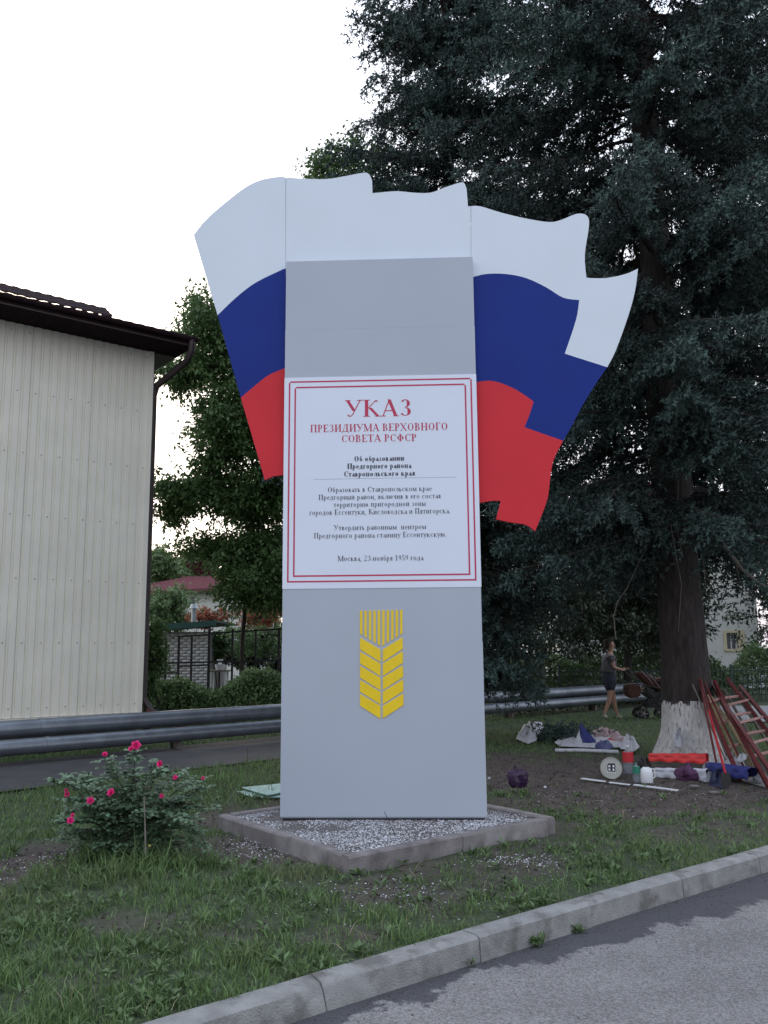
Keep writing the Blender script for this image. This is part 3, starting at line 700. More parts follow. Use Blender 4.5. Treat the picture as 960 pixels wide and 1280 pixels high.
# keep the path strip clear
dp = (xx - pa.x) * (-pdir.y) + (yy - pa.y) * pdir.x
ok &= ~((dp > 0) & (dp < 2.55) & (xx < .9))
xx, yy, dk, s_, dcl = xx[ok], yy[ok], dk[ok], s_[ok], dcl[ok]
h = (.027 + .04 * np.clip(dcl + .5, 0, 1)) * rng.uniform(.4, 1.6, len(xx)) * np.where(rng.random(len(xx)) < .04, 1.7, 1)
near_b = np.exp(-(((xx - bush_c.x) / .7) ** 2 + ((yy - bush_c.y + .15) / .5) ** 2)); h *= 1 + 2.2 * near_b
h *= 1 + .8 * np.clip((yy - 8) / 4, 0, 1) * (xx < 0) ; h *= np.where(xx > 0.5, 1 - .35 * np.clip((7.5 - yy) / 3, 0, 1), 1)
h *= 1 - .5 * s_
wd = rng.uniform(.0035, .0075, len(xx)) * (1 + .06 * yy)
print('grass blades', len(xx))
o = blades('grass', xx, yy, gz(xx, yy) - .004, h, wd, M['grass'], .9)
tag(o, 'uneven green grass of the verge behind the kerb', 'grass', kind='stuff')
kx_ = rng.uniform(-3, 5, 2600); ky_ = 3.9 + 8 * rng.random(2600) ** 1.3; ok = (ky_ > kerb_y(kx_) + .02) & ~in_bed(kx_, ky_) & (rng.random(2600) < .3 + .35 * wob(kx_, ky_, 1, 51)); kx_, ky_ = kx_[ok], ky_[ok]
o = blades('dry_stalks', kx_, ky_, gz(kx_, ky_) + .002, rng.uniform(.05, .19, len(kx_)), rng.uniform(.002, .0045, len(kx_)), M['straw'], 1.7)
tag(o, 'pale dry stalks and straw scattered through the verge grass', 'straw', kind='stuff')
# broad-leaved weeds: flat leaves in rosettes
def leafset(name, P, nrm, up, ln, wd, mt, parent=None, rn=None, fold=.15):
    """P base points, up = leaf direction, nrm = leaf normal (n,3)"""
    up = up / np.linalg.norm(up, axis=1, keepdims=True); sd_ = np.cross(nrm, up); sd_ /= np.linalg.norm(sd_, axis=1, keepdims=True) + 1e-9; nn = np.cross(up, sd_)
    L_, W_ = ln[:, None], wd[:, None]
    p0 = P; p1 = P + up * L_ * .45 + sd_ * W_ * .5 + nn * W_ * fold; p2 = P + up * L_ - nn * L_ * .12; p3 = P + up * L_ * .45 - sd_ * W_ * .5 + nn * W_ * fold
    V = np.stack([p0, p1, p2, p3], 1).reshape(-1, 3); n = len(P)
    F = (np.array([(0, 1, 2), (0, 2, 3)])[None] + 4 * np.arange(n)[:, None, None]).reshape(-1, 3)
    rn = rng.random(n) if rn is None else rn
    return arr(name, V, F, mt, parent, rnd=np.repeat(rn, 2))
def rvec(n):
    v = rng.normal(size=(n, 3)); return v / np.linalg.norm(v, axis=1, keepdims=True)
nw = 5200; cx_ = rng.uniform(-3, 5, nw); cy_ = 3.8 + 6.5 * rng.random(nw) ** 1.4; s_ = soil(cx_, cy_)
w_ = wob(cx_, cy_, 1.1, 20); ok = (cy_ > kerb_y(cx_) + .01) & (rng.random(nw) < np.clip(.35 + w_, 0, 1) * (1 - .85 * s_)) & ~in_bed(cx_, cy_); cx_, cy_ = cx_[ok], cy_[ok]
k = 9; n = len(cx_) * k; X = np.repeat(cx_, k); Y = np.repeat(cy_, k); sz = np.repeat(rng.uniform(.5, 1.4, len(cx_)), k)
az = rng.uniform(0, 6.3, n); el = rng.uniform(.1, 1.1, n); up = np.stack([np.cos(az) * np.cos(el), np.sin(az) * np.cos(el), np.sin(el)], 1)
nr = np.stack([-np.cos(az) * np.sin(el), -np.sin(az) * np.sin(el), np.cos(el)], 1)
P = np.stack([X + np.cos(az) * .012, Y + np.sin(az) * .012, gz(X, Y) + rng.uniform(0, .035, n)], 1)
o = leafset('low_weeds', P, nr, up, .045 * sz, .018 * sz, M['weed'])
tag(o, 'low broad-leaved weeds growing through the verge grass', 'weeds', kind='stuff')
# grit and leaf crumbs on the road
gx = rng.uniform(-1.2, 4.5, 900); gt = np.abs(rng.normal(0, .22, 900)); far_ = rng.random(900) < .3; gt[far_] = rng.uniform(0, 2.2, far_.sum())
o = chips('road_grit', np.column_stack([gx, kerb_front(gx) - .01 - gt, np.full(900, ROADZ + .001)]), rng.uniform(.002, .007, 900), M['clod'], None, .5)
tag(o, 'dark grit and leaf crumbs lying on the asphalt along the kerb', 'grit', kind='stuff')
# small weeds in the kerb joints
for i, (px, py, lb) in enumerate([(208, 1265, ''), (665, 1177, 'small weed growing at the kerb foot where the asphalt begins, with the widest leaves'), (715, 1158, 'small weed growing at the kerb joint right of the widest one'), (585, 1201, 'tiny weed growing at the kerb foot, left of the other two')]):
    if not lb: continue
    c = G(px, py, ROADZ); c.y = float(kerb_front(c.x)) - .012; n = 34 if i < 3 else 18; az = rng.uniform(0, 6.3, n); el = rng.uniform(.05, 1.3, n)
    up = np.stack([np.cos(az) * np.cos(el), np.sin(az) * np.cos(el) - .3, np.sin(el)], 1); nr = np.stack([-np.cos(az) * np.sin(el), -np.sin(az) * np.sin(el), np.cos(el)], 1)
    sc1 = (1, 1.25, .9, .6)[i]
    P = np.stack([c.x + np.clip(rng.normal(0, .026, n), -.045, .045) * sc1, c.y - abs(rng.normal(0, .008, n)), ROADZ + rng.uniform(0, .03, n)], 1)
    o = leafset('kerb_weed', P, nr, up, rng.uniform(.03, .055, n) * sc1, rng.uniform(.012, .02, n) * sc1, M['weed']); tag(o, lb, 'weed', 'weeds in the kerb joints')
# bare twig weed standing in front of the stele
t0 = G(500, 1060, 0); b = MB()
pts = [AY(500, 1058, t0.y), AY(494, 1045, t0.y), AY(488, 1030, t0.y + .02), AY(480, 1014, t0.y + .04)]
b.tube(pts, [.005, .004, .003, .002], 5)
b.tube([pts[1], AY(503, 1040, t0.y)], [.003, .001], 4); b.tube([pts[2], AY(478, 1027, t0.y)], [.0025, .001], 4)
o = b.build('twig_weed', M['bark2']); tag(o, 'thin leafless twig standing up at the front edge of the stele bed', 'twig')

# ================================================================ TREES
TT = None
def sprig_template(n=8, seed=1):
    """needle bunches around a 1-unit axis along +x"""
    r = np.random.default_rng(seed); V = []
    for i in range(n):
        t = (i + .3) / n; a = i * 2.4; base = np.array([t * .9, 0, 0]); rad = np.array([0, math.cos(a), math.sin(a)])
        tip = base + np.array([.22, 0, 0]) + rad * (.30 if i < n - 2 else .14); sd_ = np.array([0, -math.sin(a), math.cos(a)]) * .085
        w2 = np.array([.085, 0, 0])
        V += [base - w2 - sd_, base + w2 + sd_, tip]
    return np.array(V)
def place_sprigs(P, D, ln, tmpl):
    n = len(P); D = D / np.linalg.norm(D, axis=1, keepdims=True)
    up = rvec(n); S = np.cross(D, up); S /= np.linalg.norm(S, axis=1, keepdims=True); U = np.cross(S, D)
    V = P[:, None] + (tmpl[None, :, 0:1] * D[:, None] + tmpl[None, :, 1:2] * S[:, None] + tmpl[None, :, 2:3] * U[:, None]) * ln[:, None, None]
    return V.reshape(-1, 3)
def spruce(base, H, rm, label, seed, z0=2.2, r0=.36, droop=.5, dens=1.0, wash=False, cutz=14, trunk_lean=(0, 0), azskip=None, sprig=.175, zfull=6.0, extra=None, inner=.22, group='spruce trees behind the stele'):
    r = np.random.default_rng(seed); base = Vector(base)
    root = empty('spruce_tree', base, label, 'tree', group)
    def tx(z): return base + Vector((trunk_lean[0] * z, trunk_lean[1] * z, z))
    def rad(z): return r0 * (.96 - .90 * z / H) * (1 + .55 * math.exp(-z / .28)) 
    nsec = 30; V = []; F = []; nn = 28
    zs_ = [-.1, 0, .05, .12, .2, .35, .5, .65, .8, .95, 1.1, 1.4] + list(np.linspace(1.8, H, 18))
    for z in zs_:
        for k in range(nn):
            a = 2 * math.pi * k / nn; rr = rad(max(z, 0)) * (1 + .045 * math.sin(5 * a + z * 2.1) + .03 * math.sin(9 * a - z * 3) + r.uniform(-.018, .018) + (.10 * max(0, 1 - z / .5) * math.sin(4 * a + 1)))
            p = tx(z); V.append((p.x + rr * math.cos(a), p.y + rr * math.sin(a), base.z + z))
    def ring(i0, i1): return [(i * nn + k, i * nn + (k + 1) % nn, (i + 1) * nn + (k + 1) % nn, (i + 1) * nn + k) for i in range(i0, i1) for k in range(nn)]
    if wash:
        cut = 8
        me1 = arr('whitewashed_trunk_foot', V[:(cut + 1) * nn], ring(0, cut), M['whitewash'], root, smooth=True)
        V2 = V[cut * nn:]; arr('trunk', V2, [tuple(i - cut * nn for i in q) for q in ring(cut, len(zs_) - 1)], M['bark'], root, smooth=True)
    else: arr('trunk', V, ring(0, len(zs_) - 1), M['bark'], root, smooth=True)
    limbs = MB(); SPp, SPd, SPl, SPt = [], [], [], []
    z = z0
    while z < H - .5:
        nb = 6 if z < cutz else 4
        for k in range(nb):
            az = r.uniform(0, 6.283) if True else 0
            frac = z / H; Lb = rm * min(1, .55 + .45 * (z - z0) / max(.1, zfull - z0)) * (1 - max(0, (z - zfull)) / (H - zfull)) ** .75 * r.uniform(.7, 1.12) + .25
            if azskip and azskip(az, z): continue
            zz = z + r.uniform(-.10, .10); dr = droop * (1.15 - .9 * frac) * r.uniform(.7, 1.3)
            K = 7; pts = []
            for i in range(K):
                t = i / (K - 1); hz = Lb * t * (1 - .05 * t); dz = Lb * (.12 * t - dr * t * t + dr * .38 * t ** 3.5)
                aa = az + .12 * math.sin(t * 3 + k)
                pts.append(tx(zz) + Vector((math.cos(aa) * hz, math.sin(aa) * hz, dz)))
            if z < cutz: limbs.tube(pts, [max(.008, (.018 + .006 * Lb) * (1 - .85 * i / (K - 1))) for i in range(K)], 5, cap=False)
            pa_ = np.array([list(p) for p in pts]); bt = r.uniform(-.22, .22)
            # side branchlets
            step = .080 / dens if z < cutz else .3; ns = int(Lb * .82 / step)
            for j in range(ns):
                t = inner + (1 - inner) * (j + r.uniform(0, 1)) / ns
                if math.sin(t * Lb * 6.5 + k * 2.1 + z * 9) < -.60 and t < .93: continue
                if t > 1: t = 1
                f_ = t * (K - 1); i0 = min(K - 2, int(f_)); P0 = pa_[i0] + (pa_[i0 + 1] - pa_[i0]) * (f_ - i0); T = pa_[i0 + 1] - pa_[i0]; T /= np.linalg.norm(T)
                for sgn in (-1, 1):
                    bl = (.20 + .62 * math.sin(min(1, (1.06 - t) * 1.15) * 1.5)) * r.uniform(.5, 1.1) * min(1, Lb / 1.8)
                    sdv = np.array([-T[1], T[0], 0]) * sgn; d0 = T * .75 + sdv * .8; d0[2] -= r.uniform(.15, .75); d0 /= np.linalg.norm(d0)
                    m_ = max(1, int(bl / (.095 if z < cutz else .2))); 
                    for q in range(m_):
                        u_ = (q + .5) / m_; c = P0 + d0 * bl * u_ + np.array([0, 0, -.35 * bl * u_ * u_])
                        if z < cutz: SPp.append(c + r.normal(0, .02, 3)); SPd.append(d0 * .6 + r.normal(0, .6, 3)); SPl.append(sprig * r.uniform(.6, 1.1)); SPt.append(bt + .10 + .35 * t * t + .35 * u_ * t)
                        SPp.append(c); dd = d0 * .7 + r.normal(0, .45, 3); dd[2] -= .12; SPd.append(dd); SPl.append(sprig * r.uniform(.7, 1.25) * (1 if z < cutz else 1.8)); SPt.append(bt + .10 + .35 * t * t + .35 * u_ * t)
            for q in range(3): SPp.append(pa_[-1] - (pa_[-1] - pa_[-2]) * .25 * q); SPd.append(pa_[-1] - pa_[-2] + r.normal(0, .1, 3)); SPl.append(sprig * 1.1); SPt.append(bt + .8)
        z += .40 if z < cutz else .7
    if extra: extra(limbs, SPp, SPd, SPl, r, tx)
    tag(limbs.build('limbs', M['bark2'], root), kind='stuff')
    P = np.array(SPp); D = np.array(SPd); l_ = np.array(SPl)
    tm = sprig_template(); V = place_sprigs(P, D, l_, tm); nt_ = len(tm) // 3
    F = np.arange(len(V)).reshape(-1, 3)
    print('spruce', len(P), 'sprigs', len(F), 'tris')
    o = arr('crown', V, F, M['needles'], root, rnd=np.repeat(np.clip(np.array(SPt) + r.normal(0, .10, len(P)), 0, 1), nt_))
    return root
ta = G(864, 948)
spruce((ta.x, ta.y, 0), 21, 3.9, 'tall spruce with a whitewashed trunk foot, ladders leaning on it', 11, z0=3.1, r0=.355, wash=True, inner=.12, droop=.50, dens=.95, zfull=6, trunk_lean=(-.012, .0), cutz=13.2)
p = G(600, 905); spruce((1.3, 15.8, 0), 20, 3.05, 'second spruce, right behind the stele and left of the whitewashed one', 12, z0=1.3, r0=.24, inner=.04, droop=.42, dens=.95, zfull=5, cutz=15)
spruce((7.6, 15.0, 0), 19, 3.0, 'dark spruce at the right edge of the photo, behind the ladders', 13, z0=3.5, r0=.24, droop=.5, dens=.8, zfull=6, cutz=15)

def leafy(name, base, trunk_pts, blobs, label, cat, nl, lsz, mt='leaf', seed=5, group=None, r0=.16, limb=True, upbias=0.0, wmat='bark2'):
    """blobs: list of (center, (rx,ry,rz), weight) in world space"""
    r = np.random.default_rng(seed); root = empty(name, base, label, cat, group)
    wts = np.array([b_[2] for b_ in blobs], float); wts /= wts.sum(); b = MB()
    if trunk_pts:
        b.tube(trunk_pts, [r0 * (1 - .6 * i / max(1, len(trunk_pts) - 1)) for i in range(len(trunk_pts))], 8)
        b.build('trunk', M[wmat], root, smooth=True)
    ntw = max(12, nl // 42); Ptw = []; bi = r.choice(len(blobs), ntw, p=wts)
    C = np.array([list(blobs[i][0]) for i in bi]); Rr = np.array([blobs[i][1] for i in bi])
    v = r.normal(size=(ntw, 3)); v /= np.linalg.norm(v, axis=1, keepdims=True); rad = (.35 + .65 * r.random(ntw) ** .6)[:, None] * (1 + .22 * np.sin(v[:, 0:1] * 7 + v[:, 2:3] * 5 + bi[:, None]))
    T = C + v * Rr * rad
    k = nl // ntw; n = ntw * k
    cs = np.repeat(T, k, 0); dirs = np.repeat(v * np.array([1, 1, .25]) + r.normal(0, .35, (ntw, 3)), k, 0); dirs /= np.linalg.norm(dirs, axis=1, keepdims=True)
    tt = r.uniform(-1, 1, n); tl = np.repeat(r.uniform(.20, .5, ntw) * min(1, np.mean(Rr) / .9), k)
    P = cs + dirs * (tt * tl)[:, None] + r.normal(0, .09 * min(1, np.mean(Rr)), (n, 3)); P[:, 2] -= .12 * tl * tt ** 2
    up = dirs * .5 + r.normal(0, .6, (n, 3)); up[:, 2] -= .35 - upbias; nr = r.normal(0, .5, (n, 3)); nr[:, 2] += 1
    rn = np.clip(np.repeat(r.random(ntw), k) * .45 + r.random(n) * .55, 0, 1)
    o = leafset('crown' if cat == 'tree' else 'foliage', P, nr, up, lsz * r.uniform(.7, 1.3, n), lsz * .5 * r.uniform(.8, 1.2, n), M[mt], root, rn)
    if limb:
        b = MB(); tp = [Vector(p) for p in trunk_pts] if trunk_pts else [Vector(base)]
        for i in r.choice(ntw, min(ntw, 90), replace=False):
            c = Vector(T[i]); a = min(tp, key=lambda q: (q - c).length + 2 * max(0, q.z - c.z)); mid = (a + c) / 2 + Vector((r.normal(0, .1), r.normal(0, .1), .12 * (c - a).length))
            rr = .012 + .010 * (c - a).length; b.tube([a, mid, c], [rr, rr * .6, rr * .25], 4, cap=False)
        tag(b.build('limbs', M[wmat], root), kind='stuff')
    return root
# big broadleaf between the building and the stele
Y_ = 21.0
def W(px, py, y=Y_): return AY(px, py, y)
g0 = G(305, 880); base = Vector((W(305, 700).x, Y_, 0))
bl = []
for (px, py, rx, rz, w_) in [(300, 440, 1.5, 1.3, 1.4), (262, 420, .7, .9, .5), (285, 520, .65, 1.0, .8), (340, 560, 1.2, 1.6, 1.5), (240, 608, .75, .4, .35), (222, 622, .6, .36, .25), (305, 625, 1.1, .6, .9), (345, 680, .9, .8, .8), (250, 682, .7, .2, .12), (325, 730, .85, .75, .8), (270, 560, .6, .9, .5), (300, 690, .9, .5, .6), (228, 470, .65, .42, .4), (420, 300, 1.2, 1.6, 1.2), (408, 205, .42, .5, .22), (450, 215, .8, .8, .5), (430, 500, 1.6, 2, .9), (212, 640, .4, .25, .12), (305, 725, .6, .3, .2), (250, 385, .3, .45, .16)]:
    c = W(px, py, Y_ + rng.uniform(-.8, .8)); bl.append((c, (rx, max(1.0, rx), rz), w_))
tp = [base, W(303, 800), W(308, 740), W(330, 620), W(355, 480), W(385, 330), W(400, 230)]
leafy('broadleaf_tree', base, tp, bl, 'big broad-leaved tree standing between the cream building and the stele', 'tree', 82000, .13, seed=21, r0=.055)
# tree mass behind the spruces
for i, (x_, y_, h_, rr, lb, sd_, nl) in enumerate([(3.2, 24, 6.2, 2.6, 'dark leafy tree behind the pipes, left of the woman with the pram', 31, 24000), (7.0, 26.0, 6.6, 2.3, 'dark leafy tree behind the pipes, seen just left of the whitewashed trunk', 32, 26000), (13.4, 28.2, 6.8, 2.0, 'leafy tree at the right edge of the photo, behind the iron fence', 33, 12000), (17.0, 34, 9.0, 3.0, 'tall dark tree right of the pale house at the photo edge', 35, 12000), (.4, 27, 5.5, 2.4, 'dark leafy tree hidden mostly behind the stele', 34, 9000)]):
    b0 = Vector((x_, y_, 0)); bls = [(b0 + Vector((rng.uniform(-.6, .6) * rr, rng.uniform(-.4, .4) * rr, h_ * f)), (rr * .62, rr * .6, h_ * .17), 1) for f in (.33, .38, .45, .5, .55, .62, .7, .78, .85)]
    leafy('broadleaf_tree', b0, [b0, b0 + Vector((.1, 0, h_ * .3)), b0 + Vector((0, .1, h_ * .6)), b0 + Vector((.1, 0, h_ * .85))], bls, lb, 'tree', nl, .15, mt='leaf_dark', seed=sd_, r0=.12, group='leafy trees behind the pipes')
# far trees on the left, beyond the red roofed house, and small garden trees
for (px, py, y_, rx, rz, lb, nm, cat, mt, nl, ls, sd_) in [
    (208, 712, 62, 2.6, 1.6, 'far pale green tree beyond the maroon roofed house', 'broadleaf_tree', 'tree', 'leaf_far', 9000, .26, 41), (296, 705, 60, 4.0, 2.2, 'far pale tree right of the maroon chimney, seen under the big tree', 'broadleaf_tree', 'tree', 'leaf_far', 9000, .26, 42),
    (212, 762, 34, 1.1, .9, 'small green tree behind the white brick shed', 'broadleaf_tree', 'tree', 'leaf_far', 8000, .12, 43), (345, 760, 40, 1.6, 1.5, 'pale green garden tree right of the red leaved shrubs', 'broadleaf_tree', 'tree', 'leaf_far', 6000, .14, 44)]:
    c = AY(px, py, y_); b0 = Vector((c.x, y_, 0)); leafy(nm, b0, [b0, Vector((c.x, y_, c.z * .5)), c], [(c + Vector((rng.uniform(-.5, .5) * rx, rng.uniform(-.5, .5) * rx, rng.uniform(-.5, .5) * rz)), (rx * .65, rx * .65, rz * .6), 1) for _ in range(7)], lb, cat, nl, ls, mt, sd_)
for (px, py, y_, rx, rz, lb, mt, nl, ls, sd_) in [
    (262, 770, 30, .75, .42, 'orange red leaved shrub above the white table', 'leaf_red', 2600, .09, 51), (323, 772, 30, .9, .5, 'orange red leaved shrub left of the stele', 'leaf_red', 2600, .09, 52),
    (335, 800, 26, 1.3, .55, 'light green shrub behind the garden fence near the stele', 'leaf_far', 7000, .09, 53), (275, 808, 28, .8, .6, 'dark shrub between the shed and the light green shrub', 'leaf', 3500, .09, 54), (300, 822, 28.5, .9, .55, 'dark low shrub behind the garden fence, right of the table', 'leaf_dark', 5000, .09, 56), (348, 830, 28.5, .9, .6, 'dark low shrub behind the garden fence, touching the stele edge', 'leaf_dark', 5000, .09, 57), (185, 830, 16.8, .32, 1.0, 'tall narrow shrub growing up beside the corner of the cream building', 'leaf', 5200, .075, 55)]:
    c = AY(px, py, y_); b0 = Vector((c.x, y_, 0)); leafy('shrub', b0, [b0, c], [(c + Vector((rng.uniform(-.5, .5) * rx, rng.uniform(-.3, .3) * rx, rng.uniform(-.5, .5) * rz)), (rx * .6, rx * .6, rz * .6), 1) for _ in range(6)], lb, 'shrub', nl, ls, mt, sd_, r0=.03)
# hedges
def hedge(name, a, c, wd, h_, label, nl, ls, mt, seed):
    a = Vector(a); c = Vector(c); r = np.random.default_rng(seed); root = empty(name, (a + c) / 2, label, 'hedge'); n = nl
    t = r.random(n); P = np.array(a)[None] + (np.array(c - a))[None] * t[:, None]; s_ = r.uniform(-1, 1, n); d = (c - a).normalized()
    hh = h_ * (1 + .30 * wob(t * (c - a).length, t, .5, seed) + .08 * wob(t * (c - a).length, s_, 3, seed + 1)); zz = hh * r.random(n) ** .5
    P[:, 0] += -d.y * s_ * wd / 2 * (1 - .3 * zz / h_); P[:, 1] += d.x * s_ * wd / 2 * (1 - .3 * zz / h_); P[:, 2] = zz
    up = r.normal(0, .6, (n, 3)); up[:, 2] += .35; nr = r.normal(0, .6, (n, 3)); nr[:, 2] += .6; nr[:, 1] -= .4
    leafset('foliage', P, nr, up, ls * r.uniform(.7, 1.3, n), ls * .55 * r.uniform(.8, 1.2, n), M[mt], root)
    b = MB()
    for k in range(int((c - a).length / .35)):
        q = a + (c - a) * ((k + .5) / int((c - a).length / .35)); b.tube([q, q + Vector((r.uniform(-.1, .1), r.uniform(-.1, .1), h_ * .85))], [.015, .006], 4)
    tag(b.build('stems', M['bark2'], root), kind='stuff'); return root
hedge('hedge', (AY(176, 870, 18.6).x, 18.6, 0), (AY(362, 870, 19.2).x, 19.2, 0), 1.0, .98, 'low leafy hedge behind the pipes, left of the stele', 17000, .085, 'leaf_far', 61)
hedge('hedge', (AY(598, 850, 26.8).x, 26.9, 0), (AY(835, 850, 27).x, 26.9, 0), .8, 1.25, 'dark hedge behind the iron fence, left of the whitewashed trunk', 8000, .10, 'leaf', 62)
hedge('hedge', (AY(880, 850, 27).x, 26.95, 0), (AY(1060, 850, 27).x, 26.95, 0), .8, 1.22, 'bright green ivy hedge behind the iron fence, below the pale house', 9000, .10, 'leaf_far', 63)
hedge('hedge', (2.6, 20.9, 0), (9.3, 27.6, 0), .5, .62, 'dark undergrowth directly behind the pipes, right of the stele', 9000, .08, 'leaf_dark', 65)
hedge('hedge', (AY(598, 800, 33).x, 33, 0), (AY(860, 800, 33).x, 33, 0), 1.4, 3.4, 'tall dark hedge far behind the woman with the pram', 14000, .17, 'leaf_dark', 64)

# bare dead branch of the first spruce, hanging down to the right
root = [o for o in COL.objects if o.name == 'spruce_tree'][0]
b = MB(); Yb = ta.y - .9
ptsb = [(862, 630), (880, 655), (905, 682), (928, 712), (948, 728), (985, 748)]
pw = [AY(x, y, Yb - .05 * i) for i, (x, y) in enumerate(ptsb)]; b.tube(pw, [.034, .03, .026, .022, .017, .01], 6)
for ln in ([(878, 652), (875, 680), (880, 710), (883, 742), (893, 750)], [(905, 682), (920, 700), (925, 730)], [(880, 720), (900, 735), (915, 745)], [(928, 712), (945, 705), (958, 690)], [(840, 560), (848, 600), (846, 660), (852, 690)], [(836, 640), (846, 700), (852, 730), (848, 790)], [(770, 800), (767, 770), (772, 752), (784, 735), (800, 700), (815, 670)]):
    b.tube([AY(x, y, Yb) for x, y in ln], [.006 * (1 - .6 * i / (len(ln) - 1)) for i in range(len(ln))], 4)
b.tube([Vector((ta.x - .05, ta.y, pw[0].z + .1)), pw[0]], [.05, .034], 6)
b.build('bare_branch', M['deadwood'], root)

# ================================================================ ROSE BUSH
rb = empty('rose_bush', (bush_c.x, bush_c.y, 0), 'rose bush with pink flowers in the grass in front of the pipes', 'rose bush')
r = np.random.default_rng(77); canes = MB(); LP, LU, LN, LL, LW = [], [], [], [], []
def RB(px, py, dy=0): return AY(px, py, bush_c.y + dy)
tips = [(170, 940), (130, 950), (200, 960), (85, 968), (100, 985), (222, 968), (250, 975), (150, 985), (180, 975), (215, 1000), (235, 1010), (80, 1000), (113, 1005), (140, 995), (88, 1028), (120, 1030), (205, 985), (160, 1010), (190, 1020), (215, 1035), (245, 995), (100, 1050), (150, 1040), (185, 1050), (225, 1060), (75, 1030), (130, 1060), (260, 985), (70, 975), (165, 965), (190, 955), (145, 965), (110, 970), (205, 1045), (175, 1030), (95, 1062), (110, 1072), (235, 1072), (150, 1070), (250, 1040), (200, 1075), (255, 1060), (80, 1050), (240, 1025), (90, 1015), (175, 1060), (262, 1010)]
for i, (px, py) in enumerate(tips):
    dy = r.uniform(-.32, .32); c = Vector((bush_c.x + r.uniform(-.1, .1), bush_c.y + r.uniform(-.08, .08), 0)); t = RB(px, py, dy)
    mid = (c + t) / 2 + Vector((0, 0, .12)); P3 = [c, c.lerp(mid, .5) + Vector((0, 0, .04)), mid, mid.lerp(t, .55) + Vector((0, 0, .04)), t]
    canes.tube(P3, [.006, .005, .004, .003, .002], 5, cap=False)
    for q in range(44):
        f = r.uniform(.10, 1.02) * 4; i0 = min(3, int(f)); p = P3[i0].lerp(P3[i0 + 1], f - i0); az = r.uniform(0, 6.3); d = Vector((math.cos(az), math.sin(az), r.uniform(-.1, .5))).normalized()
        st = r.uniform(.04, .10); sd_ = d.cross(Vector((0, 0, 1))).normalized()
        for (a_, s_) in ((1, 0), (.75, .8), (.75, -.8), (.45, .8), (.45, -.8)):
            LP.append(p + d * st * a_); dd = d * (1 if s_ == 0 else .35) + sd_ * s_ + Vector((0, 0, r.uniform(-.35, .1))); LU.append(dd); LN.append(Vector((r.normal(0, .3), r.normal(0, .3) - .15, 1))); l_ = r.uniform(.030, .052); LL.append(l_); LW.append(l_ * .72)
tag(canes.build('canes', M['bark2'], rb), kind='stuff')
LP, LU, LN = [np.array([list(q) for q in a]) for a in (LP, LU, LN)]; LL = np.array(LL); LW = np.array(LW)
def leaf6(name, P, nrm, up, ln, wd, mt, parent):
    up = up / np.linalg.norm(up, axis=1, keepdims=True); sd_ = np.cross(nrm, up); sd_ /= np.linalg.norm(sd_, axis=1, keepdims=True) + 1e-9; nn = np.cross(up, sd_)
    L_, W_ = ln[:, None], wd[:, None]
    pts = [P, P + up * L_ * .3 + sd_ * W_ * .45 + nn * W_ * .12, P + up * L_ * .7 + sd_ * W_ * .4 + nn * W_ * .08, P + up * L_ - nn * L_ * .1, P + up * L_ * .7 - sd_ * W_ * .4 + nn * W_ * .08, P + up * L_ * .3 - sd_ * W_ * .45 + nn * W_ * .12]
    V = np.stack(pts, 1).reshape(-1, 3); n = len(P); F = (np.array([(0, 1, 5), (1, 2, 5), (2, 4, 5), (2, 3, 4)])[None] + 6 * np.arange(n)[:, None, None]).reshape(-1, 3)
    return arr(name, V, F, mt, parent, rnd=np.repeat(rng.random(n), 4))
leaf6('foliage', LP, LN, LU, LL, LW, M['rose_leaf'], rb)
def blossom(c, s, facing):
    b = MB(); fz = Vector(facing).normalized(); q = fz.to_track_quat('Z', 'Y').to_matrix()
    for ring_, (n_, rr, tilt, ps) in enumerate([(5, .4, .35, .60), (5, .38, .80, .56), (5, .3, 1.15, .5), (4, .2, 1.4, .42)]):
        for k in range(n_):
            a = 2 * math.pi * k / n_ + ring_ * .5; d = Vector((math.cos(a), math.sin(a), 0)); t = Vector((-math.sin(a), math.cos(a), 0)); u = d * math.cos(tilt) + Vector((0, 0, 1)) * math.sin(tilt)
            o0 = d * rr * .25; pts = [o0, o0 + u * ps * .5 + t * ps * .66, o0 + u * ps + t * ps * .25 + d * .05, o0 + u * ps - t * ps * .25 + d * .05, o0 + u * ps * .5 - t * ps * .66]
            b.add([Vector(c) + q @ (p_ * s) for p_ in pts], [(0, 1, 2, 3, 4)])
    me = bpy.data.meshes.new('blossom'); me.from_pydata([tuple(p_) for p_ in b.v], [], b.f); me.update(); link('blossom', me, M['rose_pink'], rb)
for (px, py, s) in [(170, 932, .050), (164, 936, .030), (131, 943, .028), (200, 955, .036), (219, 972, .026), (254, 973, .020), (139, 991, .042), (113, 1001, .038), (84, 993, .028), (83, 988, .02), (88, 1026, .036), (91, 1019, .022), (202, 995, .022)]:
    c = RB(px, py, -.30 + r.uniform(-.08, .05)); blossom(c, s, (r.uniform(-.5, .5), -1, r.uniform(.2, .9)))
    MB().tube([c, c + Vector((r.uniform(-.02, .02), .05, -.12))], [.003, .003], 4).build('flower_stem', M['rose_leaf'], rb)
b = MB(); b.tube([RB(182, 1068, -.34), RB(181, 1020, -.34), RB(180, 996, -.34)], [.006, .005, .006], 6); o = b.build('support_stick', M['deadwood']); tag(o, 'thin pale stick standing upright in the rose bush', 'stick')
o = MB().box(RB(187, 1057, -.38), (.018, .014, .008), Matrix.Rotation(.5, 3, 'Y')).build('dry_leaf', M['dryleaf']); tag(o, 'small yellow fallen leaf caught low in the rose bush', 'leaf')

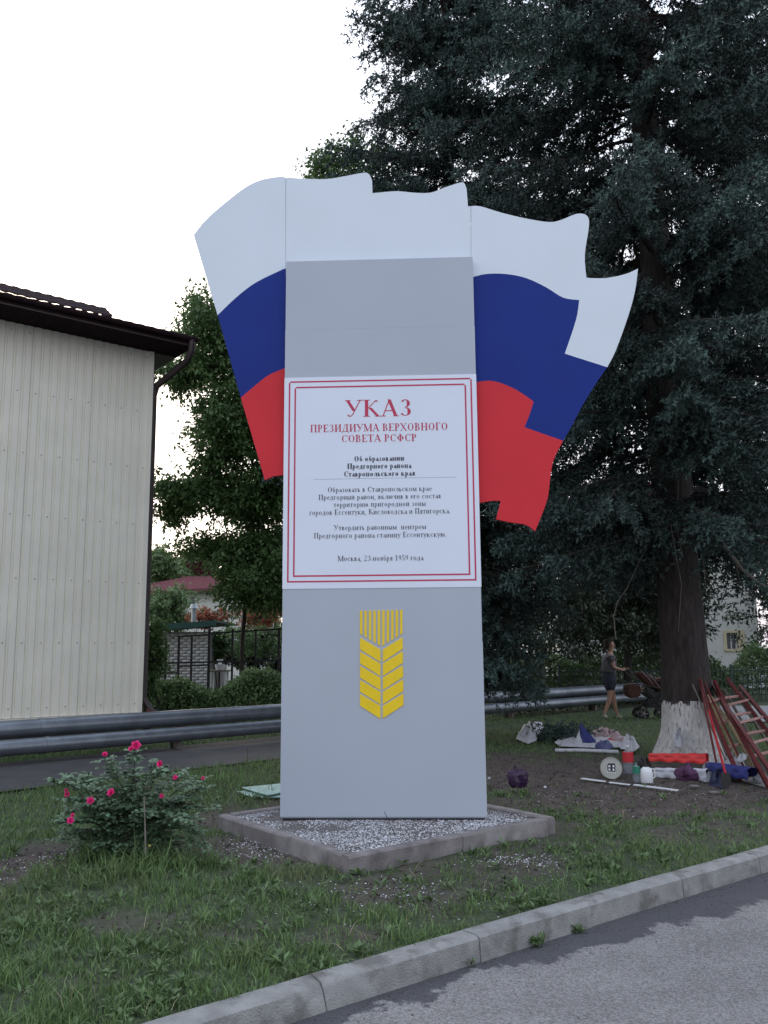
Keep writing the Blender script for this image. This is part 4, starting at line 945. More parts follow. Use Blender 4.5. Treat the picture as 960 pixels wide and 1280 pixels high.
# ================================================================ CREAM BUILDING
WC = AY(174, 888, 15.5); zb, zt = WC.z, AY(188, 440, 15.5).z
BD = Vector((math.cos(R(38.5)), math.sin(R(38.5)), 0)); BN = Vector((math.sin(R(38.5)), -math.cos(R(38.5)), 0))   # along the wall (away), outward normal towards the viewer
bld = empty('sided_building', (WC.x, WC.y, 0), 'cream corrugated metal sided building with a dark brown roof, left of the stele', 'building')
LEN = 9.0; DEP = 8.0
def BW(s, o_, z): return Vector((WC.x, WC.y, 0)) - BD * s + BN * o_ + Vector((0, 0, z))   # s metres towards the viewer's left from the corner
MB().prism([BW(0, -.03, zb), BW(LEN, -.03, zb), BW(LEN, -DEP, zb), BW(0, -DEP, zb)], (0, 0, zt - zb - .002)).build('wall_core', M['plaster'], bld)
MB().prism([BW(-.02 + .05, -.06, -.1), BW(LEN, -.06, -.1), BW(LEN, -DEP + .05, -.1), BW(.03, -DEP + .05, -.1)], (0, 0, zb + .09)).build('plinth', M['plinth'], bld)
pit = .148; ns_ = 7; sw = pit * ns_; k = 0; s0 = .05
def sheet_mesh(s0, side=0):
    v = []; f = []; prof = []
    for i in range(ns_):
        x = i * pit
        prof += [(x, 0), (x + pit * .66, 0), (x + pit * .69, -.026), (x + pit * .90, -.026)]
    prof.append((ns_ * pit - .003, 0))
    for (x, o_) in prof:
        for z in (zb - .03, zt):
            v.append(BW(s0 + x, .022 + o_, z) if not side else (Vector((WC.x, WC.y, 0)) + BD * (.0) - BN * (s0 + x) + BD * (.022 + o_) + Vector((0, 0, z))))
    for i in range(len(prof) - 1): f.append((2 * i, 2 * i + 2, 2 * i + 3, 2 * i + 1))
    b = MB(); b.v = v; b.f = f; return b
while s0 < LEN - sw:
    sheet_mesh(s0 + (.0 if k else 0)).build('siding_sheet', M['siding'], bld); s0 += sw; k += 1
s0 = .05
while s0 < DEP - sw:
    sheet_mesh(s0, 1).build('siding_sheet', M['siding'], bld); s0 += sw
b = MB()
for iz in range(7):
    z = zb + .12 + iz * (zt - zb - .25) / 6
    for i in range(46):
        if (i + iz) % 2: continue
        p = BW(.05 + i * pit + pit * .33, .0235, z); b.box(p, (.017, .017, .017))
sc_o = b.build('screws', M['screw'], bld); sc_o['kind'] = 'stuff'
b = MB(); b.prism([BW(-.03, .05, zb - .05), BW(.055, .05, zb - .05), BW(.055, .02, zb - .05), BW(-.03, -.05, zb - .05)], (0, 0, zt - zb + .04)); b.build('corner_trim', M['siding'], bld)
b = MB(); b.prism([BW(-.06, .03, zb - .1), BW(-.033, .03, zb - .1), BW(-.033, -.06, zb - .1), BW(-.06, -.06, zb - .1)], (0, 0, zt - zb + .09)); b.build('corner_trim', M['darkbrown'], bld)
b = MB(); b.prism([BW(-.05, .075, zb - .055), BW(LEN, .075, zb - .055), BW(LEN, -.03, zb - .055), BW(-.05, -.03, zb - .055)], (0, 0, .018)); b.build('base_flashing', M['siding'], bld)
# eaves
OV, OS = .72, .50
b = MB(); b.prism([BW(-OS, OV, zt), BW(LEN + .5, OV, zt), BW(LEN + .5, -DEP - .5, zt), BW(-OS, -DEP - .5, zt)], (0, 0, .02)); b.build('soffit', M['darkbrown'], bld)
b = MB()
for q in range(8):
    b.prism([BW(-OS + .02, OV - .02 - q * .09, zt - .010), BW(LEN, OV - .02 - q * .09, zt - .010), BW(LEN, OV - .085 - q * .09, zt - .010), BW(-OS + .02, OV - .085 - q * .09, zt - .010)], (0, 0, .0095))
b.build('soffit_boards', M['roofbrown'], bld)
MB().prism([BW(-OS, OV, zt + .021), BW(LEN + .5, OV, zt + .021), BW(LEN + .5, OV - .03, zt + .021), BW(-OS, OV - .03, zt + .021)], (0, 0, .13)).build('fascia', M['roofbrown'], bld)
MB().prism([BW(-OS, OV - .031, zt + .021), BW(-OS, -DEP - .4, zt + .021), BW(-OS + .03, -DEP - .4, zt + .021), BW(-OS + .03, OV - .031, zt + .021)], (0, 0, .13)).build('fascia', M['roofbrown'], bld)
# gutter: half round along the eave with a down pipe at the corner
gp = []; K = 6
v = []; f = []
for j, s_ in enumerate((-OS - .02, LEN + .5)):
    for k_ in range(K + 1):
        a = math.pi * k_ / K; v.append(BW(s_, OV + .065 + .06 * math.cos(a), zt + .13 - .06 * math.sin(a)))
for k_ in range(K): f.append((k_, k_ + 1, K + 2 + k_, K + 1 + k_))
b = MB(); b.add(v, f); b.build('gutter', M['roofbrown'], bld)
b = MB(); pt = [BW(-OS + .08, OV + .05, zt + .10), BW(-OS + .08, OV + .04, zt - .10), BW(-OS + .10, OV - .06, zt - .26), BW(-.12, .0, zt - .62), BW(-.085, -.05, zt - .8), BW(-.085, -.05, .75), BW(-.2, .1, .5), BW(-.42, .25, .42)]
b.tube(pt, .062, 10); b.build('downpipe', M['darkbrown'], bld, smooth=True)
b = MB(); b.prism([BW(-.08, .1, zb - .02), BW(-.75, .2, zb - .34), BW(-.75, .34, zb - .34), BW(-.08, .26, zb - .02)], (0, 0, .05)); b.build('splash_board', M['maroon_board'], bld)
# tiled hip roof
def roofprof(name, pts_low, pts_high, n_, mt):
    """corrugated metal tile between two lines"""
    v = []; f = []; ns = n_ * 4
    for i in range(ns + 1):
        t = i / ns; a = Vector(pts_low[0]).lerp(Vector(pts_low[1]), t); c = Vector(pts_high[0]).lerp(Vector(pts_high[1]), t); w__ = .008 * math.sin(2 * math.pi * i / 4 + .8)
        for k in range(7):
            p = a.lerp(c, k / 6); v.append(p + Vector((0, 0, w__ + .012 * (k % 2)))); v.append(p + Vector((0, 0, w__ - .02 + .012 * (k % 2))))
    for i in range(ns):
        for k in range(6):
            A = i * 14 + 2 * k; B = (i + 1) * 14 + 2 * k; f += [(A, B, B + 2, A + 2), (A + 1, A + 3, B + 3, B + 1)]
        f += [(i * 14, i * 14 + 1, (i + 1) * 14 + 1, (i + 1) * 14)]
    return MB().add(v, f).build(name, mt, bld)
rz0 = zt + .175; mid = DEP / 2
roofprof('roof_slope', (BW(-OS, OV + .04, rz0), BW(LEN + .5, OV + .04, rz0)), (BW(mid, -mid, rz0 + 1.35), BW(LEN - 2, -mid, rz0 + 1.35)), 50, M['roofbrown'])
roofprof('roof_slope', (BW(-OS - .02, -DEP - .5, rz0 + .002), BW(-OS - .02, OV + .02, rz0 + .002)), (BW(mid, -mid - .05, rz0 + 1.345), BW(mid, -mid, rz0 + 1.345)), 50, M['roofbrown'])
MB().prism([BW(-OS + .05, OV - .05, zt + .021), BW(LEN, OV - .05, zt + .021), BW(LEN, -DEP, zt + .021), BW(-OS + .05, -DEP, zt + .021)], (0, 0, .12)).build('roof_deck', M['darkbrown'], bld)
# raised strip seen above the tile edge
s_c = 1.02
roofprof('raised_tile_strip', (BW(s_c, OV - .02, rz0 + .05), BW(LEN + .5, OV - .02, rz0 + .05)), (BW(s_c, OV - .42, rz0 + .33), BW(LEN + .5, OV - .42, rz0 + .33)), 46, M['roofbrown'])
MB().prism([BW(s_c, OV - .03, rz0 + .02), BW(s_c, OV - .42, rz0 + .32), BW(s_c, OV - .60, rz0 + .10)], -BD * .03).build('verge_cap', M['roofbrown'], bld)

# ================================================================ PIPES
pq = Vector((G(0, 940).x - .0, 12.3, 0)); p0 = Vector((-5.25, 12.3, 0)); pd = Vector((1, 1.0, 0)).normalized()
def PP(px, py):       # point on the vertical plane holding the pipes
    n_ = Vector((pd.y, -pd.x, 0)); d = ray(px, py); t = (p0 - CP).dot(n_) / d.dot(n_); return CP + d * t
zu = (PP(0, 905).z + PP(300, 897).z) / 2 - .02; zl = (PP(0, 933).z + PP(300, 912).z) / 2 + .0
nP = Vector((-pd.y, pd.x, 0))
def pipe(zc, off, lab, r0_):
    root = empty('heating_pipe', p0 + Vector((0, 0, 0)), lab, 'pipe', 'two parallel pipes')
    s = -11.0; b = None; L_ = 5.8
    while s < 34:
        a = p0 + nP * off + pd * (s + .004) + Vector((0, 0, zc)); c = p0 + nP * off + pd * (s + L_ - .004) + Vector((0, 0, zc + r_.uniform(-.004, .004)))
        MB().tube([a, c], r0_, 20).build('pipe_section', M['pipe'], root, smooth=True)
        MB().tube([c - pd * .03, c + pd * .03], r0_ + .006, 20).build('joint_band', M['pipe'], root, smooth=True); s += L_
pipe(zu, .12, 'upper of the two grey pipes running past the cream building and behind the stele', .125)
pipe(zl, -.12, 'lower of the two grey pipes running past the cream building and behind the stele', .11)
for k, (px, lb) in enumerate([(-60, 'low steel post carrying the pipes left of the photo edge'), (222, 'low steel post carrying the pipes left of the stele'), (640, 'low steel post carrying the pipes right of the stele'), (745, 'low steel post carrying the pipes beside the woman')]):
    if k == 0: continue
    p = PP(px, 930); p.z = 0
    root = empty('pipe_support', p, lb, 'support', 'posts under the pipes')
    MB().prism([p + pd * -.04 + nP * -.05, p + pd * .04 + nP * -.05, p + pd * .04 + nP * .05, p + pd * -.04 + nP * .05], (0, 0, zl - .115)).build('post', M['deadwood'], root)
    MB().prism([p + pd * -.04 + nP * .055, p + pd * .04 + nP * .055, p + pd * .04 + nP * .15, p + pd * -.04 + nP * .15], (0, 0, zu - .13)).build('post', M['iron'], root)

# ================================================================ GARDEN FENCE, SHED, HOUSE on the left
YF = 22.0
def FP(px, py, y=YF): return AY(px, py, y)
gf = empty('garden_fence', (FP(270, 850).x, YF, 0), 'dark iron frame fence around the garden with the white table', 'fence')
for (px, y0, y1, w_) in [(197, 800, 875, .05), (208, 797, 868, .055), (224, 796, 858, .05), (240, 796, 852, .045), (262, 786, 854, .06), (291, 786, 850, .05), (320, 786, 850, .045), (349, 785, 850, .05), (376, 784, 850, .05)]:
    a = FP(px, y0); MB().box((a.x, YF, a.z / 2), (w_, .05, a.z)).build('post', M['iron'], gf)
for (a, c) in [((222, 796), (262, 793.5)), ((262, 792), (385, 784)), ((193, 829.5), (385, 824)), ((222, 833), (262, 831)), ((193, 841), (223, 841)), ((197, 802), (208, 798))]:
    MB().beam(FP(*a) + Vector((0, -.05, 0)), FP(*c) + Vector((0, -.05, 0)), .035, .04).build('rail', M['iron'], gf)
YS = 27.0
def SHP(px, py, y=YS): return AY(px, py, y)
sh = empty('brick_shed', (SHP(228, 830).x, YS, 0), 'small white brick shed with a green fascia roof', 'shed')
x0 = SHP(186, 800).x; x1 = SHP(262, 800).x; zt_ = SHP(225, 790).z
M['mortar'] = mat('grey_mortar', (.22, .21, .21), .9, .1, 5); M['sbrick'] = mat('white_silicate_brick', (.50, .49, .50), .9, .15, 3, use_rnd=True)
MB().prism([(x0, YS, 0), (x1, YS, 0), (x1, YS + 3, 0), (x0, YS + 3, 0)], (0, 0, zt_)).build('wall', M['mortar'], sh)
V_, F_, rn_ = [], [], []
nzr = int(zt_ / .088)
for row in range(nzr):
    x = x0 + (-.13 if row % 2 else 0); z = row * .088 + .006
    while x < x1:
        a, c = max(x, x0) + .005, min(x + .25, x1 + .01) - .008
        if c - a > .03:
            k = len(V_); V_ += [(a, YS - .014, z), (c, YS - .014, z), (c, YS - .014, z + .074), (a, YS - .014, z + .074), (a, YS + .01, z), (c, YS + .01, z), (c, YS + .01, z + .074), (a, YS + .01, z + .074)]
            F_ += [(k, k + 1, k + 2, k + 3), (k, k + 4, k + 5, k + 1), (k + 3, k + 2, k + 6, k + 7), (k + 1, k + 5, k + 6, k + 2), (k, k + 3, k + 7, k + 4)]; rn_ += [rng.random()] * 5
        x += .26
o = arr('bricks', V_, F_, M['sbrick'], sh, rnd=rn_); o['kind'] = 'stuff'
a = SHP(196, 786); c = SHP(273, 779)
MB().prism([(x0 - .25, YS - .35, a.z - .10), (c.x, YS - .35, c.z - .09), (c.x, YS - .35, c.z + .08), (x0 - .25, YS - .35, a.z + .08)], (0, .03, 0)).build('fascia', M['greenroof'], sh)
MB().prism([(x0 - .25, YS - .315, a.z + .02), (c.x, YS - .315, c.z + .02), (c.x, YS - .315, c.z + .07), (x0 - .25, YS - .315, a.z + .07)], (0, 3.6, 0)).build('roof', M['greenroof'], sh)
fp = SHP(242, 775, YS + .8); ft = SHP(241, 757, YS + .8)
b = MB(); b.tube([Vector((fp.x, YS + .8, fp.z - .25)), Vector((fp.x, YS + .8, ft.z))], .075, 12); b.tube([Vector((fp.x, YS + .8, ft.z - .09)), Vector((fp.x, YS + .8, ft.z + .05))], [.13, .09], 12); b.build('flue_pipe', M['zinc'], sh, smooth=True)
# far house
YH = 50
def HP(px, py, y=YH): return AY(px, py, y)
hs = empty('far_house', (HP(240, 760).x, YH, 0), 'pale house with a maroon roof far behind the shed', 'house')
xl = HP(150, 760).x; xr = HP(330, 760).x; ze = HP(220, 740).z; zr = HP(218, 719).z + .2; xa = HP(219, 720).x
MB().prism([(xl, YH, 0), (xr, YH, 0), (xr, YH + 7, 0), (xl, YH + 7, 0)], (0, 0, ze)).build('wall', M['plaster'], hs)
v = [(xl - .5, YH - .6, ze), (xr + .5, YH - .6, ze + .25), (xr + .5, YH + 7.5, ze + .25), (xl - .5, YH + 7.5, ze), (xa, YH + 3.2, zr), (xr - 3, YH + 3.2, zr)]
MB().add(v, [(0, 1, 5, 4), (1, 2, 5), (2, 3, 4, 5), (3, 0, 4), (0, 3, 2, 1)]).build('roof', M['maroon'], hs)
MB().prism([(xl - .5, YH - .62, ze - .18), (xr + .5, YH - .62, ze + .07), (xr + .5, YH - .62, ze + .25), (xl - .5, YH - .62, ze - .002)], (0, .03, 0)).build('fascia', M['maroon_board'], hs)
MB().prism([(HP(238, 750).x, YH - .03, HP(238, 758).z), (HP(243.5, 750).x, YH - .03, HP(238, 758).z), (HP(243.5, 750).x, YH - .03, HP(238, 746).z), (HP(238, 750).x, YH - .03, HP(238, 746).z)], (0, .02, 0)).build('window', M['glass'], hs)
a = HP(226, 713, YH + 9); c = HP(264, 690, YH + 9)
b2 = empty('tower_roof_house', (a.x, YH + 9, 0), 'tall maroon metal clad block rising behind the pale house roof', 'house')
MB().prism([(a.x, YH + 9, 0), (c.x, YH + 9, 0), (c.x, YH + 12, 0), (a.x, YH + 12, 0)], (0, 0, c.z)).build('wall', M['maroon'], b2)
for k in range(9):
    x = a.x + (c.x - a.x) * (k + .5) / 9; MB().box((x, YH + 8.97, c.z - .9), (.05, .05, 1.8)).build('standing_seam', M['maroon'], b2)
# white table with tub and bowl
YT = 21.0 + 2.2
def TP(px, py): return AY(px, py, YT)
tb = empty('garden_table', (TP(276, 850).x, YT, 0), 'small table with pale legs beyond the garden fence', 'table')
a = TP(263, 838.5); c = TP(289, 837.5); zt2 = a.z
MB().box(((a.x + c.x) / 2, YT, zt2), (c.x - a.x, .45, .035)).build('tabletop', M['greywood'], tb)
for (x_, y_) in ((a.x + .05, -.18), (c.x - .12, -.18), (a.x + .05, .18), (c.x - .12, .18)): MB().box((x_, YT + y_, (zt2 - .02) / 2), (.04, .04, zt2 - .022)).build('leg', M['whiteplastic'], tb)
cx = TP(275, 835).x; zc = zt2 + .02; hh = TP(275, 830.5).z - zc
o = MB().lathe((cx, YT, zc), [(.10, 0), (.115, hh * .2), (.135, hh), (.125, hh), (.105, .01)], 18).build('wash_tub', M['whiteplastic'], None, smooth=True); tag(o, 'white plastic tub standing upturned on the garden table', 'tub')
o = MB().lathe((cx, YT, zc + hh + .002), [(.04, 0), (.05, .02), (.03, .05), (.09, .12), (.10, .13), (.085, .125), (.02, .055)], 18).build('white_bowl', M['whiteplastic'], None, smooth=True); tag(o, 'small white bowl standing on the tub on the garden table', 'bowl')
# overhead wires
for k, (y0, y1) in enumerate([(650, 690), (655, 702)]):
    a = AY(150, y0 - 8, 34); c = AY(420, y1 + 10, 36); mid_ = (a + c) / 2 - Vector((0, 0, .12))
    o = MB().tube([a - (c - a) * 2 + Vector((0, 0, .8)), a, mid_, c, c + (c - a) * 2 + Vector((0, 0, .9))], .008, 5).build('overhead_wire', M['black']); tag(o, ('upper', 'lower')[k] + ' thin black overhead wire seen under the big broad-leaved tree', 'wire', 'overhead wires')
# green sheets lying in the grass left of the stele
for k, (q, z_, lb) in enumerate([(((302, 985), (352, 980), (352, 991), (335, 995)), .05, 'pale mint green sheet lying in the grass, uppermost of two, left of the stele'), (((296, 990), (340, 986), (352, 997), (318, 998)), .025, 'pale mint green sheet lying under another one in the grass left of the stele')]):
    v = [G(x, y, z_) for x, y in q]; o = MB().prism(v, (0, 0, .008)).build('plastic_sheet', M['mint']); tag(o, lb, 'sheet', 'mint sheets in the grass')

# ================================================================ RIGHT SIDE: house, iron fence
YR = 36.0
def RP(px, py, y=YR): return AY(px, py, y)
rh = empty('pale_house', (RP(900, 820).x, YR, 0), 'pale plastered house behind the iron fence, right of the whitewashed trunk', 'house')
xa, xb = RP(700, 800).x, RP(949, 800).x; zt3 = RP(920, 640).z
wx0, wx1, wz0, wz1 = RP(908, 800).x, RP(921, 800).x, RP(915, 811).z, RP(915, 791).z
for (a, c, z0_, z1_) in [(xa, wx0, 0, zt3), (wx1, xb, 0, zt3), (wx0, wx1, 0, wz0), (wx0, wx1, wz1, zt3)]:
    MB().prism([(a, YR, z0_), (c, YR, z0_), (c, YR + .3, z0_), (a, YR + .3, z0_)], (0, 0, z1_ - z0_)).build('wall', M['plaster'], rh)
MB().prism([(xa, YR + .31, 0), (xb, YR + .31, 0), (xb, YR + 9, 0), (xa, YR + 9, 0)], (0, 0, zt3)).build('wall', M['plaster'], rh)
for (a, c, z0_, z1_) in [(wx0 - .12, wx0, wz0, wz1), (wx1, wx1 + .32, wz0 - .1, wz1 + .1), (wx0 - .12, wx1, wz1, wz1 + .1), (wx0 - .12, wx1, wz0 - .1, wz0)]:
    MB().prism([(a, YR - .04, z0_), (c, YR - .04, z0_), (c, YR - .001, z0_), (a, YR - .001, z0_)], (0, 0, z1_ - z0_)).build('window_surround', M['cream'], rh)
wn = MB().prism([(wx0, YR + .12, wz0), (wx1, YR + .12, wz0), (wx1, YR + .14, wz0), (wx0, YR + .14, wz0)], (0, 0, wz1 - wz0)).build('window', M['glass'], rh)
for f_ in (0.02, .5, .98): x = wx0 + (wx1 - wx0) * f_; o = MB().box((x, YR + .09, (wz0 + wz1) / 2), (.035, .04, wz1 - wz0)).build('window_bar', M['whiteplastic'], wn)
MB().add([(xa - .5, YR - .5, zt3), (xb + .5, YR - .5, zt3), (xb + .5, YR + 9.5, zt3), (xa - .5, YR + 9.5, zt3), (xa + 3, YR + 4.5, zt3 + 2.2), (xb - 3, YR + 4.5, zt3 + 2.2)], [(0, 1, 5, 4), (1, 2, 5), (2, 3, 4, 5), (3, 0, 4), (0, 3, 2, 1)]).build('roof', M['maroon'], rh)
YI = 26.0
fx0, fx1 = AY(590, 850, YI).x, AY(1060, 850, YI).x; zI = AY(920, 833, YI).z
ife = empty('iron_fence', ((fx0 + fx1) / 2, YI, 0), 'dark green iron picket fence behind the pipes and the spruce trunk', 'fence')
pm = MB().box((0, 0, .62), (.02, .02, 1.0)).build('picket', M['greeniron'], None); pm.parent = ife; 
npk = int((fx1 - fx0) / .125)
for k in range(npk):
    q = pm if k == 0 else pm.copy()
    if k: COL.objects.link(q); q.parent = ife
    q.location = (fx0 + k * .125 - ife.location.x, 0, (zI - 1.12) + r_.uniform(-.008, .008))
for z in (.2, zI - .12): MB().box(((fx0 + fx1) / 2, YI + .03, z), (fx1 - fx0, .03, .035)).build('rail', M['greeniron'], ife)
for k in range(int((fx1 - fx0) / 2.5) + 1): MB().box((fx0 + k * 2.5 + .06, YI + .03, zI / 2 + .03), (.06, .055, zI + .06)).build('post', M['greeniron'], ife)
# low rusty brick wall far behind the woman
M['oldwall'] = mat('old_brown_brick_wall', (.065, .05, .045), .95, .35, 5, 1, 20)
a = AY(622, 868, 28.6); c = AY(752, 868, 28.6); h5 = AY(680, 845, 28.6).z
o = MB().prism([(a.x, 28.6, -.05), (c.x, 28.6, -.05), (c.x, 28.85, -.05), (a.x, 28.85, -.05)], (0, 0, h5 + .05)).build('low_wall', M['oldwall']); tag(o, 'low brown brick wall behind the iron fence, left of the woman', 'wall')
# grey paving at far right
o = MB().add([G(905, 902, .03), G(1100, 902, .03), G(1100, 882, .03), G(893, 882, .03)], [(0, 1, 2, 3)]).build('pavement', M['path']); tag(o, kind='structure')
M['paleroad'] = mat('far_pavement', (.24, .24, .25), .9, .1, 3)
o.data.materials.clear(); o.data.materials.append(M['paleroad'])

# ================================================================ THINGS UNDER THE TREE
TY = ta.y
def put(o, l, c, g=None): tag(o, l, c, g); return o
# --- ladders leaning on the trunk
def ladder(tl, tr, bl_, br, nr, label, first=.12, mtb='rung', off=0):
    tl, tr, bl_, br = map(Vector, (tl, tr, bl_, br)); root = empty('ladder', (bl_ + br) / 2, label, 'ladder', 'red ladders leaning on the trunk')
    n_ = (tr - tl).cross(bl_ - tl).normalized()
    for a, c in ((tl, bl_), (tr, br)): MB().beam(a, c, .042, .06, up=n_).build('rail', M['ladder'], root, bevel=.003)
    for k in range(nr):
        t = first + (1 - first - .06) * k / (nr - 1); a = tl.lerp(bl_, t); c = tr.lerp(br, t); d = (c - a).normalized(); MB().beam(a + d * .015, c - d * .015, .045, .022, up=n_).build('rung', M[mtb], root, bevel=.003)
    return root
def GL_(px, py, z=0.02): return G(px, py, z)
ladder(AY(896, 866, TY - .05), AY(925, 858, TY - .05), GL_(990, 1003), GL_(1030, 985), 5, 'nearest dark red ladder with worn pinkish rungs leaning on the spruce trunk', .16)
ladder(AY(889, 852, TY + .12), AY(909, 849, TY + .12), GL_(962, 985, .02), GL_(1002, 972, .02), 5, 'dark red ladder standing behind the nearest one', .2)
def pole(name, a, c, r0_, mt, lb, cat, g=None):
    o = MB().tube([a, c], r0_, 10).build(name, mt, None, smooth=True); return put(o, lb, cat, g)
g_ = 'wooden poles leaning on the trunk'
pole('wooden_pole', AY(885, 870, TY - .35), G(930, 964, .02), .024, M['polewood'], 'pale round wooden pole leaning on the trunk, left of the other pale one', 'pole', g_)
pole('wooden_pole', AY(889, 872, TY - .32), G(958, 974, .02), .026, M['polewood'], 'pale round wooden pole leaning on the trunk, beside the red ladder rail', 'pole', g_)
pole('wooden_pole', AY(884, 880, TY - .3), G(914, 958, .02), .02, M['greywood'], 'grey weathered pole leaning on the trunk, leftmost of the poles', 'pole', g_)
pole('wooden_pole', AY(914, 856, TY - .0), G(965, 938, .02), .022, M['greywood'], 'grey weathered pole seen through the rungs of the ladder', 'pole', g_)
pole('wooden_pole', AY(905, 862, TY + .0), G(955, 950, .02), .02, M['greywood'], 'grey brown pole leaning behind the rungs of the nearest ladder', 'pole', g_)
pole('steel_bar', AY(874, 848, TY - .42), G(898, 966, .02), .014, M['ladder'], 'thin dark red bar leaning on the trunk behind the bright red handle', 'bar')
pole('steel_bar', AY(866, 856, TY - .45), G(912, 962, .02), .010, M['greywood'], 'thin grey bar leaning on the bark left of the ladders', 'bar')
ladder(AY(876, 858, TY - .2), AY(893, 852, TY - .15), GL_(925, 975, .02), GL_(952, 968, .02), 4, 'dark red ladder half hidden behind the pale poles and the shovel', .2)
pole('wooden_pole', AY(897, 868, TY - .2), G(944, 966, .02), .022, M['polewood'], 'pale pole leaning between the two longer pale poles and the red rail', 'pole', g_)
pole('wooden_pole', AY(919, 862, TY + .1), G(985, 955, .02), .022, M['greywood'], 'grey pole at the far right, leaning behind the nearest ladder', 'pole', g_)
pole('steel_bar', AY(881, 855, TY - .38), G(936, 972, .02), .014, M['ladder'], 'dark red bar leaning on the trunk among the pale poles', 'bar')
shv = empty('shovel', G(909, 985), 'shovel with a bright red handle leaning on the whitewashed trunk, blade on the soil', 'shovel')
gb = G(908, 986, .0); a = AY(876, 850, TY - .48); c = gb + Vector((0, 0, .16))
mid_ = a.lerp(c, .38)
MB().tube([a, mid_], .013, 8).build('upper_handle', M['ladder'], shv, smooth=True); MB().tube([mid_, c], .014, 8).build('handle', M['redpaint'], shv, smooth=True)
MB().prism([gb + Vector((-.05, 0, .17)), gb + Vector((.05, 0, .17)), gb + Vector((.055, -.01, .05)), gb + Vector((.0, -.015, -.005)), gb + Vector((-.055, -.01, .05))], (0, .012, 0)).build('blade', M['black'], shv)

# --- crumpled cloths
def cloth(name, outline, mt, label, cat, h=.08, seed=0, sub=16, rough=.04, z0=.004, group=None, ridge=None):
    """outline: list of ground points (pixels); a draped sheet with folds inside it"""
    pts = [G(x, y, 0) for x, y in outline]; cxx = sum((p for p in pts), Vector()) / len(pts)
    V_ = []; F_ = []; n_ = len(pts) * 5; ring = []
    for i in range(n_):
        t = i / 5; a = pts[int(t) % len(pts)]; c_ = pts[(int(t) + 1) % len(pts)]; ring.append(a.lerp(c_, t - int(t)))
    rr = np.random.default_rng(seed); ph = rr.uniform(0, 6.3, 8)
    for k in range(sub + 1):
        f = 1 - k / sub
        for i, p in enumerate(ring):
            q = cxx.lerp(p, f); an = 2 * math.pi * i / n_
            prof = (1 - f ** 3); zz = z0 + h * prof * (.72 + .2 * math.sin(3 * an + ph[0] + f * 4) + .22 * math.sin(7 * an + ph[1] - f * 5)) + rough * .5 * (1 - f ** 6) * math.sin(q.x * 17 + ph[2]) * math.sin(q.y * 13 + q.x * 7 + ph[3]) + rr.uniform(-.05, .05) * rough * (1 - f ** 8)
            jig = rr.uniform(-.004, .004); V_.append((q.x + jig, q.y + jig, max(z0, zz)))
    for k in range(sub):
        for i in range(n_): F_.append((k * n_ + i, k * n_ + (i + 1) % n_, (k + 1) * n_ + (i + 1) % n_, (k + 1) * n_ + i))
    o = arr(name, V_, F_, mt, None); tag(o, label, cat, group); return o
cloth('crumpled_sheet', [(645, 927), (652, 916), (664, 909), (680, 911), (677, 919), (670, 930), (660, 934)], M['whitecloth'], 'crumpled white plastic sheet lying in the grass nearest to the stele', 'sheet', .16, 1, rough=.07, z0=.05)
cloth('fabric_heap', [(693, 932), (700, 926), (725, 921), (760, 922), (787, 926), (786, 938), (745, 939), (700, 937)], M['whitecloth'], 'white fabric spread flat on the soil under the blue folded cloth', 'fabric', .06, 2, rough=.03, z0=.05)
# blue folded cloth standing up as a peak, white behind
def peak(name, foot, top, mt, lb, cat, y_off=0, seed=0, ruf=.02):
    rr = np.random.default_rng(seed); base = [G(x, y, .03) for x, y in foot]; tp_ = AY(top[0], top[1], base[0].y + y_off); n_ = len(base); V_, F_ = [], []; K = 9; m_ = 4
    ring = []
    for i in range(n_ * m_): t = i / m_; ring.append(base[int(t) % n_].lerp(base[(int(t) + 1) % n_], t - int(t)))
    for k in range(K + 1):
        f = k / K
        for i, p in enumerate(ring):
            q = p.lerp(tp_, f); fold = ruf * math.sin(i * 2.4 + f * 3 + seed) * (1 - f) ; V_.append((q.x + fold + rr.uniform(-.006, .006), q.y + fold * .6 + rr.uniform(-.006, .006), q.z + rr.uniform(-.004, .004)))
    N_ = len(ring)
    for k in range(K):
        for i in range(N_): F_.append((k * N_ + i, k * N_ + (i + 1) % N_, (k + 1) * N_ + (i + 1) % N_, (k + 1) * N_ + i))
    o = arr(name, V_, F_, mt, None); return put(o, lb, cat)
peak('folded_cloth', [(725, 933), (748, 933), (746, 929), (728, 927)], (725, 903), M['bluecloth'], 'dark blue cloth folded up to a point on the white fabric', 'cloth', .1, 3, .03)
peak('folded_cloth', [(718, 934), (728, 934), (728, 926), (720, 926)], (724, 912), M['whitecloth'], 'white cloth standing up against the left side of the blue pointed cloth', 'cloth', .12, 4)
cloth('striped_cloth', [(735, 927), (738, 915), (752, 914), (775, 922), (790, 929), (788, 936), (765, 933), (745, 932)], M['pinkcloth'], 'pinkish cloth running from the blue pointed cloth to the bottles', 'cloth', .16, 5, rough=.05)
cloth('red_cloth', [(745, 934), (752, 929), (772, 929), (776, 935)], M['label_red'], 'small dark red cloth among the white fabric', 'cloth', .10, 6, rough=.03)
# white flat roll lying on its front edge
b = MB(); b.tube([G(694, 938, .03), G(730, 938, .035), G(773, 940, .03)], .028, 10); put(b.build('fabric_roll', M['whitecloth'], None, smooth=True), 'thin white fabric roll along the front of the white fabric heap', 'roll')
